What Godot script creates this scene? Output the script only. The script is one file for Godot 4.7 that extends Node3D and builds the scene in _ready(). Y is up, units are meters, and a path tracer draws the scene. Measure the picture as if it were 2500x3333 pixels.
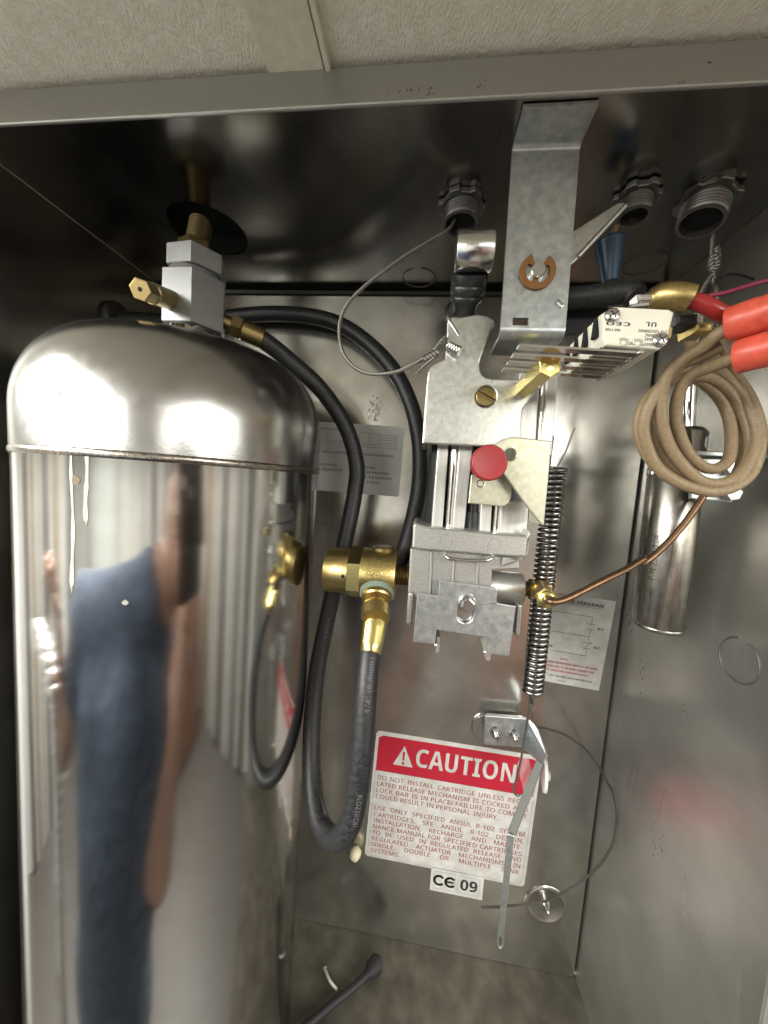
extends Node3D
# A fire-suppression release cabinet under a tiled ceiling. Units are metres: x right, y up, z out of the cabinet; the back panel is at z = 0.

class Geo:
	var v := PackedVector3Array()
	var n := PackedVector3Array()
	var uv := PackedVector2Array()

	func tri(a: Vector3, b: Vector3, c: Vector3, na: Vector3, nb: Vector3, nc: Vector3, ua := Vector2.ZERO, ub := Vector2.ZERO, uc := Vector2.ZERO) -> void:
		var g := (b - a).cross(c - a)
		if g.length_squared() < 1e-22:
			return
		if g.dot(na + nb + nc) > 0.0:
			v.append_array([a, c, b]); n.append_array([na, nc, nb]); uv.append_array([ua, uc, ub])
		else:
			v.append_array([a, b, c]); n.append_array([na, nb, nc]); uv.append_array([ua, ub, uc])

	func flat(a: Vector3, b: Vector3, c: Vector3, out: Vector3, ua := Vector2.ZERO, ub := Vector2.ZERO, uc := Vector2.ZERO) -> void:
		var g := (b - a).cross(c - a).normalized()
		if g.dot(out) < 0.0:
			g = -g
		tri(a, b, c, g, g, g, ua, ub, uc)

	func quad(a: Vector3, b: Vector3, c: Vector3, d: Vector3, out: Vector3) -> void:
		var s := (b - a).length()
		var t := (d - a).length()
		flat(a, b, c, out, Vector2(0, 0), Vector2(s, 0), Vector2(s, t))
		flat(a, c, d, out, Vector2(0, 0), Vector2(s, t), Vector2(0, t))

	func mesh() -> ArrayMesh:
		var m := ArrayMesh.new()
		var a := []
		a.resize(Mesh.ARRAY_MAX)
		a[Mesh.ARRAY_VERTEX] = v
		a[Mesh.ARRAY_NORMAL] = n
		a[Mesh.ARRAY_TEX_UV] = uv
		m.add_surface_from_arrays(Mesh.PRIMITIVE_TRIANGLES, a)
		return m

var taken := {}
var M := {}
var regular: SystemFont
var bold: SystemFont

func numbered(called: String) -> String:
	var k: int = taken.get(called, 0)
	taken[called] = k + 1
	return called if k == 0 else "%s_%03d" % [called, k]

func thing(called: String, label: String, category: String, at := Vector3.ZERO, group := "", kind := "") -> Node3D:
	var o := Node3D.new()
	o.name = numbered(called)
	add_child(o, true)
	o.position = at
	o.set_meta("label", label)
	if category: o.set_meta("category", category)
	if group: o.set_meta("group", group)
	if kind: o.set_meta("kind", kind)
	return o

# commits a shape in world coordinates as one mesh; a part is moved into its parent's frame
func part(called: String, g: Geo, m: Material, parent: Node3D, label := "") -> MeshInstance3D:
	var base := Vector3.ZERO
	var up: Node = parent
	while up is Node3D and up != self:
		base += up.position
		up = up.get_parent()
	if base != Vector3.ZERO:
		for i in g.v.size():
			g.v[i] -= base
	var o := MeshInstance3D.new()
	o.name = called
	o.mesh = g.mesh()
	o.material_override = m
	parent.add_child(o, true)
	if label: o.set_meta("label", label)
	return o

func single(called: String, g: Geo, m: Material, label: String, category: String, group := "", kind := "") -> MeshInstance3D:
	var o := part(numbered(called), g, m, self, label)
	if category: o.set_meta("category", category)
	if group: o.set_meta("group", group)
	if kind: o.set_meta("kind", kind)
	return o

# ---- shapes ----
func axes(at: Vector3, along: Vector3, side := Vector3(0, 0, 1)) -> Transform3D:
	# local +z runs along the given direction, local +x is as near to side as it can be
	var z := along.normalized()
	var x := side - z * side.dot(z)
	if x.length() < 1e-4:
		x = Vector3.UP - z * z.y
	x = x.normalized()
	return Transform3D(Basis(x, z.cross(x), z), at)

# edges that only join a hole to its outline (each runs beside its own reverse)
func seams(poly: Array) -> Array:
	var k := poly.size()
	var out := []
	for i in k:
		var hit := false
		for j in k:
			if j != i and (poly[i] as Vector2).distance_to(poly[(j + 1) % k]) < 0.00005 and (poly[(i + 1) % k] as Vector2).distance_to(poly[j]) < 0.00005:
				hit = true
		out.append(hit)
	return out

func inset(poly: Array, d: float, seam: Array) -> Array:
	var k := poly.size()
	var out := []
	for i in k:
		var p: Vector2 = poly[i]
		var e1: Vector2 = (p - poly[(i + k - 1) % k]).normalized()
		var e2: Vector2 = (poly[(i + 1) % k] - p).normalized()
		var n1 := Vector2.ZERO if seam[(i + k - 1) % k] else Vector2(-e1.y, e1.x)
		var n2 := Vector2.ZERO if seam[i] else Vector2(-e2.y, e2.x)
		var m := n1 + n2
		if m.length() < 0.2:
			out.append(p + n1 * d)
		else:
			m = m.normalized()
			out.append(p + m * minf(d / maxf(maxf(m.dot(n1), m.dot(n2)), 0.3), 2.0 * d))
	return out

# ear clipping that copes with hairline slits
func ears(ring: Array) -> Array:
	var ids := range(ring.size())
	var out := []
	var guard := 0
	while ids.size() > 3 and guard < 4000:
		guard += 1
		var n := ids.size()
		var best := -1
		var least := INF
		for i in n:
			var a: Vector2 = ring[ids[(i + n - 1) % n]]
			var b: Vector2 = ring[ids[i]]
			var c: Vector2 = ring[ids[(i + 1) % n]]
			var area := (b - a).cross(c - a)
			if area < -1e-13: continue
			var bad := 0.0
			if area > 1e-13:
				for j in n:
					var q: Vector2 = ring[ids[j]]
					if q.distance_to(a) < 2.5e-5 or q.distance_to(b) < 2.5e-5 or q.distance_to(c) < 2.5e-5: continue
					if (b - a).cross(q - a) > 0.0 and (c - b).cross(q - b) > 0.0 and (a - c).cross(q - c) > 0.0: bad += 1.0
			var score := bad * 10.0 + (a.distance_to(c) / 0.1)
			if score < least:
				least = score
				best = i
		if best < 0: best = 0
		out.append_array([ids[(best + n - 1) % n], ids[best], ids[(best + 1) % n]])
		ids.remove_at(best)
	if ids.size() == 3: out.append_array(ids)
	return out

func ccw(poly: Array) -> Array:
	var a := 0.0
	for i in poly.size():
		a += (poly[i] as Vector2).cross(poly[(i + 1) % poly.size()])
	if a < 0.0:
		poly = poly.duplicate()
		poly.reverse()
	return poly

# outline (counter-clockwise) with holes joined to it by hairline slits
func pierced(outer: Array, holes: Array) -> Array:
	var poly: Array = ccw(outer).duplicate()
	for h in holes:
		var hole: Array = ccw(h).duplicate()
		hole.reverse()
		var best := INF
		var bi := 0
		var bj := 0
		for i in poly.size():
			for j in hole.size():
				var d: float = (poly[i] as Vector2).distance_to(hole[j])
				if d < best:
					best = d; bi = i; bj = j
		var dir: Vector2 = (hole[bj] - poly[bi]).normalized()
		var gap := Vector2(-dir.y, dir.x) * 0.00001
		var made := []
		for i in bi + 1:
			made.append(poly[i])
		made[bi] = poly[bi] + gap * -1.0
		for j in hole.size() + 1:
			var q: Vector2 = hole[(bj + j) % hole.size()]
			made.append(q - gap if j == 0 else (q + gap if j == hole.size() else q))
		made.append(poly[bi] + gap)
		for i in range(bi + 1, poly.size()):
			made.append(poly[i])
		poly = made
	return poly

func prism(g: Geo, poly: Array, z0: float, z1: float, bev := 0.0, bev0 := 0.0, xf := Transform3D.IDENTITY) -> void:
	poly = ccw(poly)
	var k := poly.size()
	var seam := seams(poly)
	var rings := []
	if bev0 > 0.0:
		rings.append([inset(poly, bev0, seam), z0])
		rings.append([poly, z0 + bev0])
	else:
		rings.append([poly, z0])
	if bev > 0.0:
		var mid := inset(poly, bev * 0.3, seam)
		rings.append([poly, z1 - bev])
		rings.append([mid, z1 - bev * 0.3])
		rings.append([inset(poly, bev, seam), z1])
	else:
		rings.append([poly, z1])
	for r in rings.size() - 1:
		var A: Array = rings[r][0]
		var B: Array = rings[r + 1][0]
		for i in k:
			if seam[i]: continue
			var j := (i + 1) % k
			var e: Vector2 = poly[j] - poly[i]
			var out := xf.basis * Vector3(e.y, -e.x, 0.0)
			var a := xf * Vector3(A[i].x, A[i].y, rings[r][1])
			var b := xf * Vector3(A[j].x, A[j].y, rings[r][1])
			var c := xf * Vector3(B[j].x, B[j].y, rings[r + 1][1])
			var d := xf * Vector3(B[i].x, B[i].y, rings[r + 1][1])
			var gn := (b - a).cross(c - a)
			if gn.length() < 1e-14: gn = (c - a).cross(d - a)
			if gn.dot(out) < -1e-16: gn = -gn
			var ua := Vector2(A[i].x, A[i].y)
			g.flat(a, b, c, gn, ua, ua + e, ua + e + Vector2(0, 0.001))
			g.flat(a, c, d, gn, ua, ua + e + Vector2(0, 0.001), ua + Vector2(0, 0.001))
	for end in 2:
		var ring: Array = rings[0 if end == 0 else -1][0]
		var z: float = rings[0 if end == 0 else -1][1]
		var ids := ears(ring)
		var out := xf.basis * Vector3(0, 0, -1 if end == 0 else 1)
		for t in range(0, ids.size(), 3):
			var a: Vector2 = ring[ids[t]]
			var b: Vector2 = ring[ids[t + 1]]
			var c: Vector2 = ring[ids[t + 2]]
			g.flat(xf * Vector3(a.x, a.y, z), xf * Vector3(b.x, b.y, z), xf * Vector3(c.x, c.y, z), out, a, b, c)

func ring_points(c: Vector2, r: float, k := 24, r2 := -1.0, from := 0.0) -> Array:
	var out := []
	for i in k:
		var a := from + TAU * i / k
		out.append(c + Vector2(cos(a) * r, sin(a) * (r if r2 < 0.0 else r2)))
	return out

func pill_points(a: Vector2, b: Vector2, r: float, k := 10) -> Array:
	var out := []
	var d := (b - a).angle()
	for i in k + 1:
		var t := d - PI / 2 + PI * i / k
		out.append(b + Vector2(cos(t), sin(t)) * r)
	for i in k + 1:
		var t := d + PI / 2 + PI * i / k
		out.append(a + Vector2(cos(t), sin(t)) * r)
	return out

func box(g: Geo, lo: Vector3, hi: Vector3, bev := 0.0) -> void:
	prism(g, [Vector2(lo.x, lo.y), Vector2(hi.x, lo.y), Vector2(hi.x, hi.y), Vector2(lo.x, hi.y)], lo.z, hi.z, bev, bev)

# sharp: list of radius/height pairs turned about local z
func lathe(g: Geo, prof: Array, xf: Transform3D, k := 32, smooth := false, turn := 0.0) -> void:
	var norm := []
	for i in prof.size() - 1:
		var d: Vector2 = prof[i + 1] - prof[i]
		norm.append(Vector2(d.y, -d.x).normalized())
	var len := 0.0
	for i in prof.size() - 1:
		var a: Vector2 = prof[i]
		var b: Vector2 = prof[i + 1]
		var na: Vector2 = norm[i]
		var nb: Vector2 = norm[i]
		if smooth:
			if i > 0 and norm[i - 1].dot(norm[i]) > 0.55: na = (norm[i - 1] + norm[i]).normalized()
			if i < prof.size() - 2 and norm[i + 1].dot(norm[i]) > 0.55: nb = (norm[i + 1] + norm[i]).normalized()
		var step := a.distance_to(b)
		for j in k:
			var t0 := turn + TAU * j / k
			var t1 := turn + TAU * (j + 1) / k
			var c0 := Vector2(cos(t0), sin(t0))
			var c1 := Vector2(cos(t1), sin(t1))
			var p := xf * Vector3(a.x * c0.x, a.x * c0.y, a.y)
			var q := xf * Vector3(a.x * c1.x, a.x * c1.y, a.y)
			var r := xf * Vector3(b.x * c1.x, b.x * c1.y, b.y)
			var s := xf * Vector3(b.x * c0.x, b.x * c0.y, b.y)
			var np := xf.basis * Vector3(na.x * c0.x, na.x * c0.y, na.y)
			var nq := xf.basis * Vector3(na.x * c1.x, na.x * c1.y, na.y)
			var nr := xf.basis * Vector3(nb.x * c1.x, nb.x * c1.y, nb.y)
			var ns := xf.basis * Vector3(nb.x * c0.x, nb.x * c0.y, nb.y)
			var u0 := Vector2(float(j) / k, len)
			var u1 := Vector2(float(j + 1) / k, len)
			var up := Vector2(0, step)
			g.tri(p, q, r, np, nq, nr, u0, u1, u1 + up)
			g.tri(p, r, s, np, nr, ns, u0, u1 + up, u0 + up)
		len += step

func hexagon(g: Geo, r: float, z0: float, z1: float, xf: Transform3D, turn := 0.0, bev := 0.0) -> void:
	prism(g, ring_points(Vector2.ZERO, r, 6, -1.0, turn), z0, z1, bev, bev, xf)

func spline(pts: Array, per := 8) -> Array:
	var out := []
	var k := pts.size()
	for i in k - 1:
		var p0: Vector3 = pts[maxi(i - 1, 0)]
		var p1: Vector3 = pts[i]
		var p2: Vector3 = pts[i + 1]
		var p3: Vector3 = pts[mini(i + 2, k - 1)]
		for j in per:
			out.append(p1.cubic_interpolate(p2, p0, p3, float(j) / per))
	out.append(pts[k - 1])
	return out

func tube(g: Geo, path: Array, r: float, sides := 10, radii := [], caps := true) -> void:
	var k := path.size()
	var nrm := Vector3.ZERO
	var rows := []
	var len := 0.0
	for i in k:
		var t: Vector3 = (path[mini(i + 1, k - 1)] - path[maxi(i - 1, 0)]).normalized()
		if i == 0:
			nrm = t.cross(Vector3(0.31, 0.77, 0.55)).normalized()
		nrm = (nrm - t * nrm.dot(t)).normalized()
		if i > 0:
			len += (path[i] as Vector3).distance_to(path[i - 1])
		rows.append([path[i], nrm, t.cross(nrm), r if radii.is_empty() else radii[i], len, t])
	for i in k - 1:
		for j in sides:
			var a0 := TAU * j / sides
			var a1 := TAU * (j + 1) / sides
			var A = rows[i]
			var B = rows[i + 1]
			var n00: Vector3 = A[1] * cos(a0) + A[2] * sin(a0)
			var n01: Vector3 = A[1] * cos(a1) + A[2] * sin(a1)
			var n10: Vector3 = B[1] * cos(a0) + B[2] * sin(a0)
			var n11: Vector3 = B[1] * cos(a1) + B[2] * sin(a1)
			var p00: Vector3 = A[0] + n00 * A[3]
			var p01: Vector3 = A[0] + n01 * A[3]
			var p10: Vector3 = B[0] + n10 * B[3]
			var p11: Vector3 = B[0] + n11 * B[3]
			var u := float(j) / sides
			var w := float(j + 1) / sides
			g.tri(p00, p01, p11, n00, n01, n11, Vector2(u, A[4]), Vector2(w, A[4]), Vector2(w, B[4]))
			g.tri(p00, p11, p10, n00, n11, n10, Vector2(u, A[4]), Vector2(w, B[4]), Vector2(u, B[4]))
	if caps:
		for e in [0, k - 1]:
			var A = rows[e]
			var out: Vector3 = A[5] * (-1.0 if e == 0 else 1.0)
			for j in sides:
				var a0 := TAU * j / sides
				var a1 := TAU * (j + 1) / sides
				g.flat(A[0], A[0] + (A[1] * cos(a0) + A[2] * sin(a0)) * A[3], A[0] + (A[1] * cos(a1) + A[2] * sin(a1)) * A[3], out)

# strands laid round a path
func rope(g: Geo, pts: Array, r: float, pitch := 0.007, strands := 3) -> void:
	var path := spline(pts, 24)
	for s in strands:
		var line := []
		var len := 0.0
		var nrm := Vector3(0.2, 0.3, 0.9)
		for i in path.size():
			var t: Vector3 = (path[mini(i + 1, path.size() - 1)] - path[maxi(i - 1, 0)]).normalized()
			nrm = (nrm - t * nrm.dot(t)).normalized()
			if i > 0: len += (path[i] as Vector3).distance_to(path[i - 1])
			var a := TAU * (len / pitch + float(s) / strands)
			line.append(path[i] + (nrm * cos(a) + t.cross(nrm) * sin(a)) * r * 0.5)
		tube(g, line, r * 0.56, 6)

# a roll of threads: zigzag profile
func threads(r: float, depth: float, z0: float, z1: float, k: int) -> Array:
	var out := [Vector2(0, z0)]
	for i in k:
		var h := (z1 - z0) / k
		out.append(Vector2(r - depth, z0 + h * i))
		out.append(Vector2(r, z0 + h * (i + 0.35)))
		out.append(Vector2(r, z0 + h * (i + 0.6)))
	out.append(Vector2(r - depth, z1))
	out.append(Vector2(0, z1))
	return out

# ---- lettering ----
var glyphs := {}
func letters(text: String, font: Font) -> Array:
	var key := text + str(font.get_instance_id())
	if not glyphs.has(key):
		var tm := TextMesh.new()
		tm.font = font
		tm.font_size = 64
		tm.pixel_size = 0.01
		tm.depth = 0.0
		tm.curve_step = 2.0
		tm.text = text
		var a := tm.get_mesh_arrays()
		var pos: PackedVector3Array = a[Mesh.ARRAY_VERTEX]
		var ids: PackedInt32Array = a[Mesh.ARRAY_INDEX]
		var pts := PackedVector2Array()
		for i in ids:
			pts.append(Vector2(pos[i].x, pos[i].y))
		if ids.is_empty():
			for q in pos: pts.append(Vector2(q.x, q.y))
		var base := 0.0
		var lo := INF
		var hi := -INF
		for q in pts:
			lo = minf(lo, q.x); hi = maxf(hi, q.x)
		glyphs[key] = [pts, lo, hi]
	return glyphs[key]

var cap_of := {}
func cap(font: Font) -> Vector2:
	if not cap_of.has(font):
		var lo := INF
		var hi := -INF
		for q in letters("H", font)[0]:
			lo = minf(lo, q.y); hi = maxf(hi, q.y)
		cap_of[font] = Vector2(lo, hi)
	return cap_of[font]

# a line of text in the plane of xf: baseline from (x, y), capitals h tall, w wide
func line(g: Geo, text: String, font: Font, xf: Transform3D, x: float, y: float, w: float, h: float) -> void:
	var L := letters(text, font)
	var c := cap(font)
	var pts: PackedVector2Array = L[0]
	var sx: float = w / maxf(L[2] - L[1], 1e-6)
	var sy: float = h / (c.y - c.x)
	var out := xf.basis.z
	for i in range(0, pts.size() - 2, 3):
		var q := []
		for k in 3:
			q.append(xf * Vector3(x + (pts[i + k].x - L[1]) * sx, y + (pts[i + k].y - c.x) * sy, 0.0))
		g.flat(q[0], q[1], q[2], out)

# text printed along a tube: ref is the side of the tube that faces the reader
func wrapped(g: Geo, text: String, font: Font, pts: Array, r: float, start: float, h: float, ref: Vector3, spread := 1.0, off := 0.0, flip := false) -> void:
	var L := letters(text, font)
	var c := cap(font)
	var src: PackedVector2Array = L[0]
	var k: float = h / (c.y - c.x)
	var at := [0.0]
	for i in range(1, pts.size()):
		at.append(at[-1] + (pts[i] as Vector3).distance_to(pts[i - 1]))
	for i in range(0, src.size() - 2, 3):
		var q := []
		var n0 := Vector3.ZERO
		for e in 3:
			var s: float = start + (src[i + e].x - L[1]) * k * spread
			var hh: float = ((src[i + e].y - c.x) * k - h / 2.0)
			if flip: hh = -hh
			var j := 0
			while j < at.size() - 2 and at[j + 1] < s:
				j += 1
			var f: float = clampf((s - at[j]) / maxf(at[j + 1] - at[j], 1e-7), 0.0, 1.0)
			var p: Vector3 = (pts[j] as Vector3).lerp(pts[j + 1], f)
			var ta: Vector3 = (pts[mini(j + 1, pts.size() - 1)] - pts[maxi(j - 1, 0)]).normalized()
			var tb: Vector3 = (pts[mini(j + 2, pts.size() - 1)] - pts[j]).normalized()
			var t: Vector3 = ta.lerp(tb, f).normalized()
			var nn := (ref - t * ref.dot(t)).normalized()
			var bb := nn.cross(t)
			var a: float = hh / r + off
			var dir := nn * cos(a) + bb * sin(a)
			q.append(p + dir * r)
			n0 += dir
		g.flat(q[0], q[1], q[2], n0)

# ---- materials ----
func lin(r: float, gg: float, b: float) -> Color:
	return Color(r, gg, b).linear_to_srgb()

func grey_image(w: int, h: int, f: Callable) -> ImageTexture:
	var im := Image.create(w, h, false, Image.FORMAT_L8)
	for y in h:
		for x in w:
			var c: float = clampf(f.call(x, y), 0.0, 1.0)
			im.set_pixel(x, y, Color(c, c, c))
	return ImageTexture.create_from_image(im)

func noise_image(seed_: int, freq: float, w: int, h: int, fractal := 4, kind := FastNoiseLite.TYPE_SIMPLEX_SMOOTH) -> Image:
	var n := FastNoiseLite.new()
	n.seed = seed_
	n.noise_type = kind
	n.frequency = freq
	n.fractal_octaves = fractal
	return n.get_seamless_image(w, h)

# noise remapped to lo..hi, drawn out along one direction when sx or sy is below 1
func patchy(seed_: int, freq: float, lo: float, hi: float, sx := 1.0, sy := 1.0, size := 512, kind := FastNoiseLite.TYPE_SIMPLEX_SMOOTH, octaves := 4) -> ImageTexture:
	var im := noise_image(seed_, freq, int(size * sx), int(size * sy), octaves, kind)
	im.convert(Image.FORMAT_L8)
	im.resize(size, size, Image.INTERPOLATE_CUBIC)
	var data := im.get_data()
	for i in data.size():
		data[i] = int(255.0 * clampf(lerpf(lo, hi, data[i] / 255.0), 0.0, 1.0))
	return ImageTexture.create_from_image(Image.create_from_data(size, size, false, Image.FORMAT_L8, data))

func tone(seed_: int, freq: float, lo: Color, hi: Color, size := 512, kind := FastNoiseLite.TYPE_SIMPLEX_SMOOTH, sx := 1.0, sy := 1.0, sharp := 1.0) -> ImageTexture:
	var im := noise_image(seed_, freq, int(size * sx), int(size * sy), 5, kind)
	im.convert(Image.FORMAT_L8)
	im.resize(size, size, Image.INTERPOLATE_CUBIC)
	var src := im.get_data()
	var table := []
	for i in 256:
		table.append(lo.lerp(hi, clampf((i / 255.0 - 0.5) * sharp + 0.5, 0.0, 1.0)))
	var data := PackedByteArray()
	data.resize(size * size * 3)
	for i in src.size():
		var c: Color = table[src[i]]
		data[i * 3] = c.r8
		data[i * 3 + 1] = c.g8
		data[i * 3 + 2] = c.b8
	return ImageTexture.create_from_image(Image.create_from_data(size, size, false, Image.FORMAT_RGB8, data))

# a field of short scratches for roughness maps
func scratches(seed_: int, count: int, size := 512, upright := false) -> ImageTexture:
	var im := noise_image(seed_, 0.02, size, size)
	im.convert(Image.FORMAT_L8)
	var data := im.get_data()
	for i in data.size():
		data[i] = int(lerpf(190.0, 235.0, data[i] / 255.0))
	var rng := RandomNumberGenerator.new()
	rng.seed = seed_
	for k in count:
		var p := Vector2(rng.randf(), rng.randf()) * size
		var a := rng.randfn(PI / 2, 0.12) if upright else rng.randf() * TAU
		var d := Vector2(cos(a), sin(a))
		var v := (rng.randi_range(165, 195) if upright else rng.randi_range(110, 165)) if rng.randf() < 0.6 else 255
		for s in int(rng.randf_range(4, 60 if upright else 34)):
			p += d
			d = d.rotated(rng.randfn(0, 0.02))
			data[posmod(int(p.y), size) * size + posmod(int(p.x), size)] = v
	return ImageTexture.create_from_image(Image.create_from_data(size, size, false, Image.FORMAT_L8, data))

func mat(called: String, color: Color, metallic := 0.0, rough := 0.5) -> StandardMaterial3D:
	var m := StandardMaterial3D.new()
	m.resource_name = called
	m.albedo_color = color
	m.metallic = metallic
	m.roughness = rough
	M[called] = m
	return m

func surface_of(m: StandardMaterial3D, scale: float, rough_tex: Texture2D = null, color_tex: Texture2D = null, relief: Texture2D = null, cm := 0.0, stretch := Vector3.ONE) -> StandardMaterial3D:
	m.uv1_triplanar = true
	m.uv1_world_triplanar = true
	m.uv1_scale = stretch * scale
	m.roughness_texture = rough_tex
	m.albedo_texture = color_tex
	if relief:
		m.heightmap_enabled = true
		m.heightmap_texture = relief
		m.heightmap_scale = cm
	return m

func make_materials() -> void:
	var blot := patchy(3, 0.012, 0.82, 1.12)
	var fine := patchy(5, 0.09, 0.6, 1.2)
	var streak := patchy(7, 0.05, 0.5, 1.3, 1.0, 0.06)
	var streak_up := patchy(8, 0.05, 0.5, 1.3, 0.06, 1.0)
	var spangle := patchy(9, 0.035, 0.75, 1.3, 1, 1, 512, FastNoiseLite.TYPE_CELLULAR, 2)
	var grit := patchy(11, 0.12, 0.2, 0.8)
	var worn := scratches(61, 1500)
	var worn_sheet := scratches(62, 700)
	var worn_up := scratches(63, 330, 512, true)
	var w := Color(1, 1, 1)
	var steel_tone := tone(21, 0.014, Color(0.80, 0.79, 0.765), Color(0.93, 0.92, 0.905))
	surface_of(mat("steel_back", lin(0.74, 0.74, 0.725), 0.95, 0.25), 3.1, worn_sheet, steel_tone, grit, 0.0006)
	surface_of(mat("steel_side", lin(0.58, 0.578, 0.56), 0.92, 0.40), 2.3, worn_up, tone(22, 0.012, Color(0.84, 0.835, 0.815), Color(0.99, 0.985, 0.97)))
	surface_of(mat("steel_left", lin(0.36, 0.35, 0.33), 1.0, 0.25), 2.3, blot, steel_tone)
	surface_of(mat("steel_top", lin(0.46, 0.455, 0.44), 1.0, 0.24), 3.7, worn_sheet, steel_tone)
	surface_of(mat("steel_lip", lin(0.43, 0.428, 0.41), 0.8, 0.42), 6.0, fine)
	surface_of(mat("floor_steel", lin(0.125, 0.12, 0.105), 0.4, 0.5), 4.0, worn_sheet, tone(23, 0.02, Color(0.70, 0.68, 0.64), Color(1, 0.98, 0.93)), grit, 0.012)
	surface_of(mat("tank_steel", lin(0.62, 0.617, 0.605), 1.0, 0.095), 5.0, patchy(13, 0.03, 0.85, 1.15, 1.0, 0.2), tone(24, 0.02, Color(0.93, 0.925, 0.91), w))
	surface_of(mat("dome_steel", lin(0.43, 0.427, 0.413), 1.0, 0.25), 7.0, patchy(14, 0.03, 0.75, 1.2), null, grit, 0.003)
	M.tank_steel.anisotropy_enabled = true
	M.tank_steel.anisotropy = 1.0
	surface_of(mat("seam_steel", lin(0.5, 0.475, 0.44), 1.0, 0.3), 30.0, fine, tone(25, 0.03, Color(0.6, 0.58, 0.54), w))
	surface_of(mat("galvanized", lin(0.63, 0.645, 0.63), 0.9, 0.46), 16.0, worn, tone(26, 0.02, Color(0.80, 0.83, 0.85), w), grit, 0.002)
	surface_of(mat("yoke_zinc", lin(0.65, 0.65, 0.61), 0.85, 0.42), 14.0, worn, tone(27, 0.03, Color(0.86, 0.87, 0.86), w), grit, 0.002)
	surface_of(mat("zinc_bright", lin(0.7, 0.7, 0.69), 1.0, 0.24), 30.0, fine)
	surface_of(mat("dull_zinc", lin(0.25, 0.248, 0.235), 0.9, 0.45), 30.0, fine)
	surface_of(mat("hex_metal", lin(0.34, 0.348, 0.345), 0.8, 0.5), 60.0, streak, null, grit, 0.004)
	surface_of(mat("cast_alloy", lin(0.53, 0.525, 0.50), 0.75, 0.44), 40.0, fine, tone(28, 0.04, Color(0.74, 0.735, 0.72), w), grit, 0.010)
	surface_of(mat("extrusion", lin(0.70, 0.695, 0.655), 0.5, 0.42), 14.0, fine, tone(45, 0.04, Color(0.9, 0.9, 0.89), w, 512, FastNoiseLite.TYPE_SIMPLEX_SMOOTH, 1.0, 0.1))
	surface_of(mat("rod_steel", lin(0.7, 0.69, 0.66), 1.0, 0.15), 20.0, fine)
	surface_of(mat("dichromate", lin(0.52, 0.51, 0.41), 0.65, 0.45), 16.0, fine, tone(29, 0.03, Color(0.88, 0.87, 0.83), w))
	surface_of(mat("brass", lin(0.66, 0.52, 0.23), 1.0, 0.4), 40.0, fine, tone(30, 0.03, Color(0.78, 0.76, 0.71), w), grit, 0.002)
	surface_of(mat("brass_bright", lin(0.82, 0.70, 0.28), 1.0, 0.27), 40.0, fine)
	surface_of(mat("brass_dull", lin(0.27, 0.205, 0.09), 1.0, 0.42), 40.0, fine)
	surface_of(mat("brass_dark", lin(0.15, 0.115, 0.055), 1.0, 0.42), 40.0, fine)
	surface_of(mat("cable_dark", lin(0.045, 0.04, 0.034), 0.3, 0.5), 60.0, fine)
	surface_of(mat("copper", lin(0.27, 0.165, 0.10), 0.9, 0.45), 40.0, fine, tone(31, 0.03, Color(0.7, 0.68, 0.64), w))
	surface_of(mat("rust_clip", lin(0.30, 0.14, 0.04), 0.3, 0.6), 60.0, fine, tone(32, 0.05, Color(0.7, 0.66, 0.6), w))
	surface_of(mat("verdigris", lin(0.34, 0.40, 0.35), 0.0, 0.9), 60.0, null, tone(33, 0.06, Color(0.45, 0.5, 0.42), w), grit, 0.03)
	surface_of(mat("rubber", lin(0.026, 0.027, 0.029), 0.0, 0.55), 35.0, fine, tone(34, 0.02, Color(0.5, 0.5, 0.5), w, 512, FastNoiseLite.TYPE_SIMPLEX_SMOOTH, 1, 1, 2.0), grit, 0.004)
	surface_of(mat("black_metal", lin(0.045, 0.046, 0.046), 0.4, 0.3), 40.0, fine)
	surface_of(mat("black_plastic", lin(0.007, 0.007, 0.0075), 0.0, 0.75), 40.0, fine)
	surface_of(mat("red_plastic", lin(0.32, 0.018, 0.021), 0.0, 0.45), 40.0, fine, tone(35, 0.05, Color(0.85, 0.8, 0.8), w), grit, 0.006)
	surface_of(mat("spring_steel", lin(0.30, 0.295, 0.285), 1.0, 0.26), 60.0, fine)
	surface_of(mat("rope_steel", lin(0.26, 0.25, 0.225), 0.9, 0.4), 60.0, fine)
	surface_of(mat("tube_steel", lin(0.50, 0.485, 0.445), 1.0, 0.36), 14.0, streak, tone(36, 0.02, Color(0.8, 0.79, 0.76), w))
	surface_of(mat("wire_tan", lin(0.30, 0.225, 0.135), 0.0, 0.55), 40.0, fine, tone(37, 0.02, Color(0.82, 0.80, 0.76), w))
	surface_of(mat("connector_red", lin(0.74, 0.12, 0.075), 0.0, 0.42), 30.0, fine, tone(38, 0.02, Color(0.84, 0.78, 0.74), w))
	surface_of(mat("switch_cream", lin(0.74, 0.715, 0.60), 0.0, 0.42), 30.0, fine)
	surface_of(mat("paper_white", lin(0.53, 0.53, 0.515), 0.0, 0.45), 12.0, fine, tone(39, 0.012, Color(0.87, 0.86, 0.83), w))
	surface_of(mat("paper_grey", lin(0.54, 0.545, 0.52), 0.0, 0.5), 12.0, fine)
	surface_of(mat("ink_red", lin(0.36, 0.013, 0.03), 0.0, 0.4), 12.0, fine)
	mat("ink_text", lin(0.25, 0.055, 0.065), 0.0, 0.5)
	mat("ink_black", lin(0.02, 0.02, 0.022), 0.0, 0.5)
	mat("ink_grey", lin(0.13, 0.13, 0.13), 0.0, 0.5)
	mat("print_pale", lin(0.075, 0.075, 0.08), 0.0, 0.6)
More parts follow.
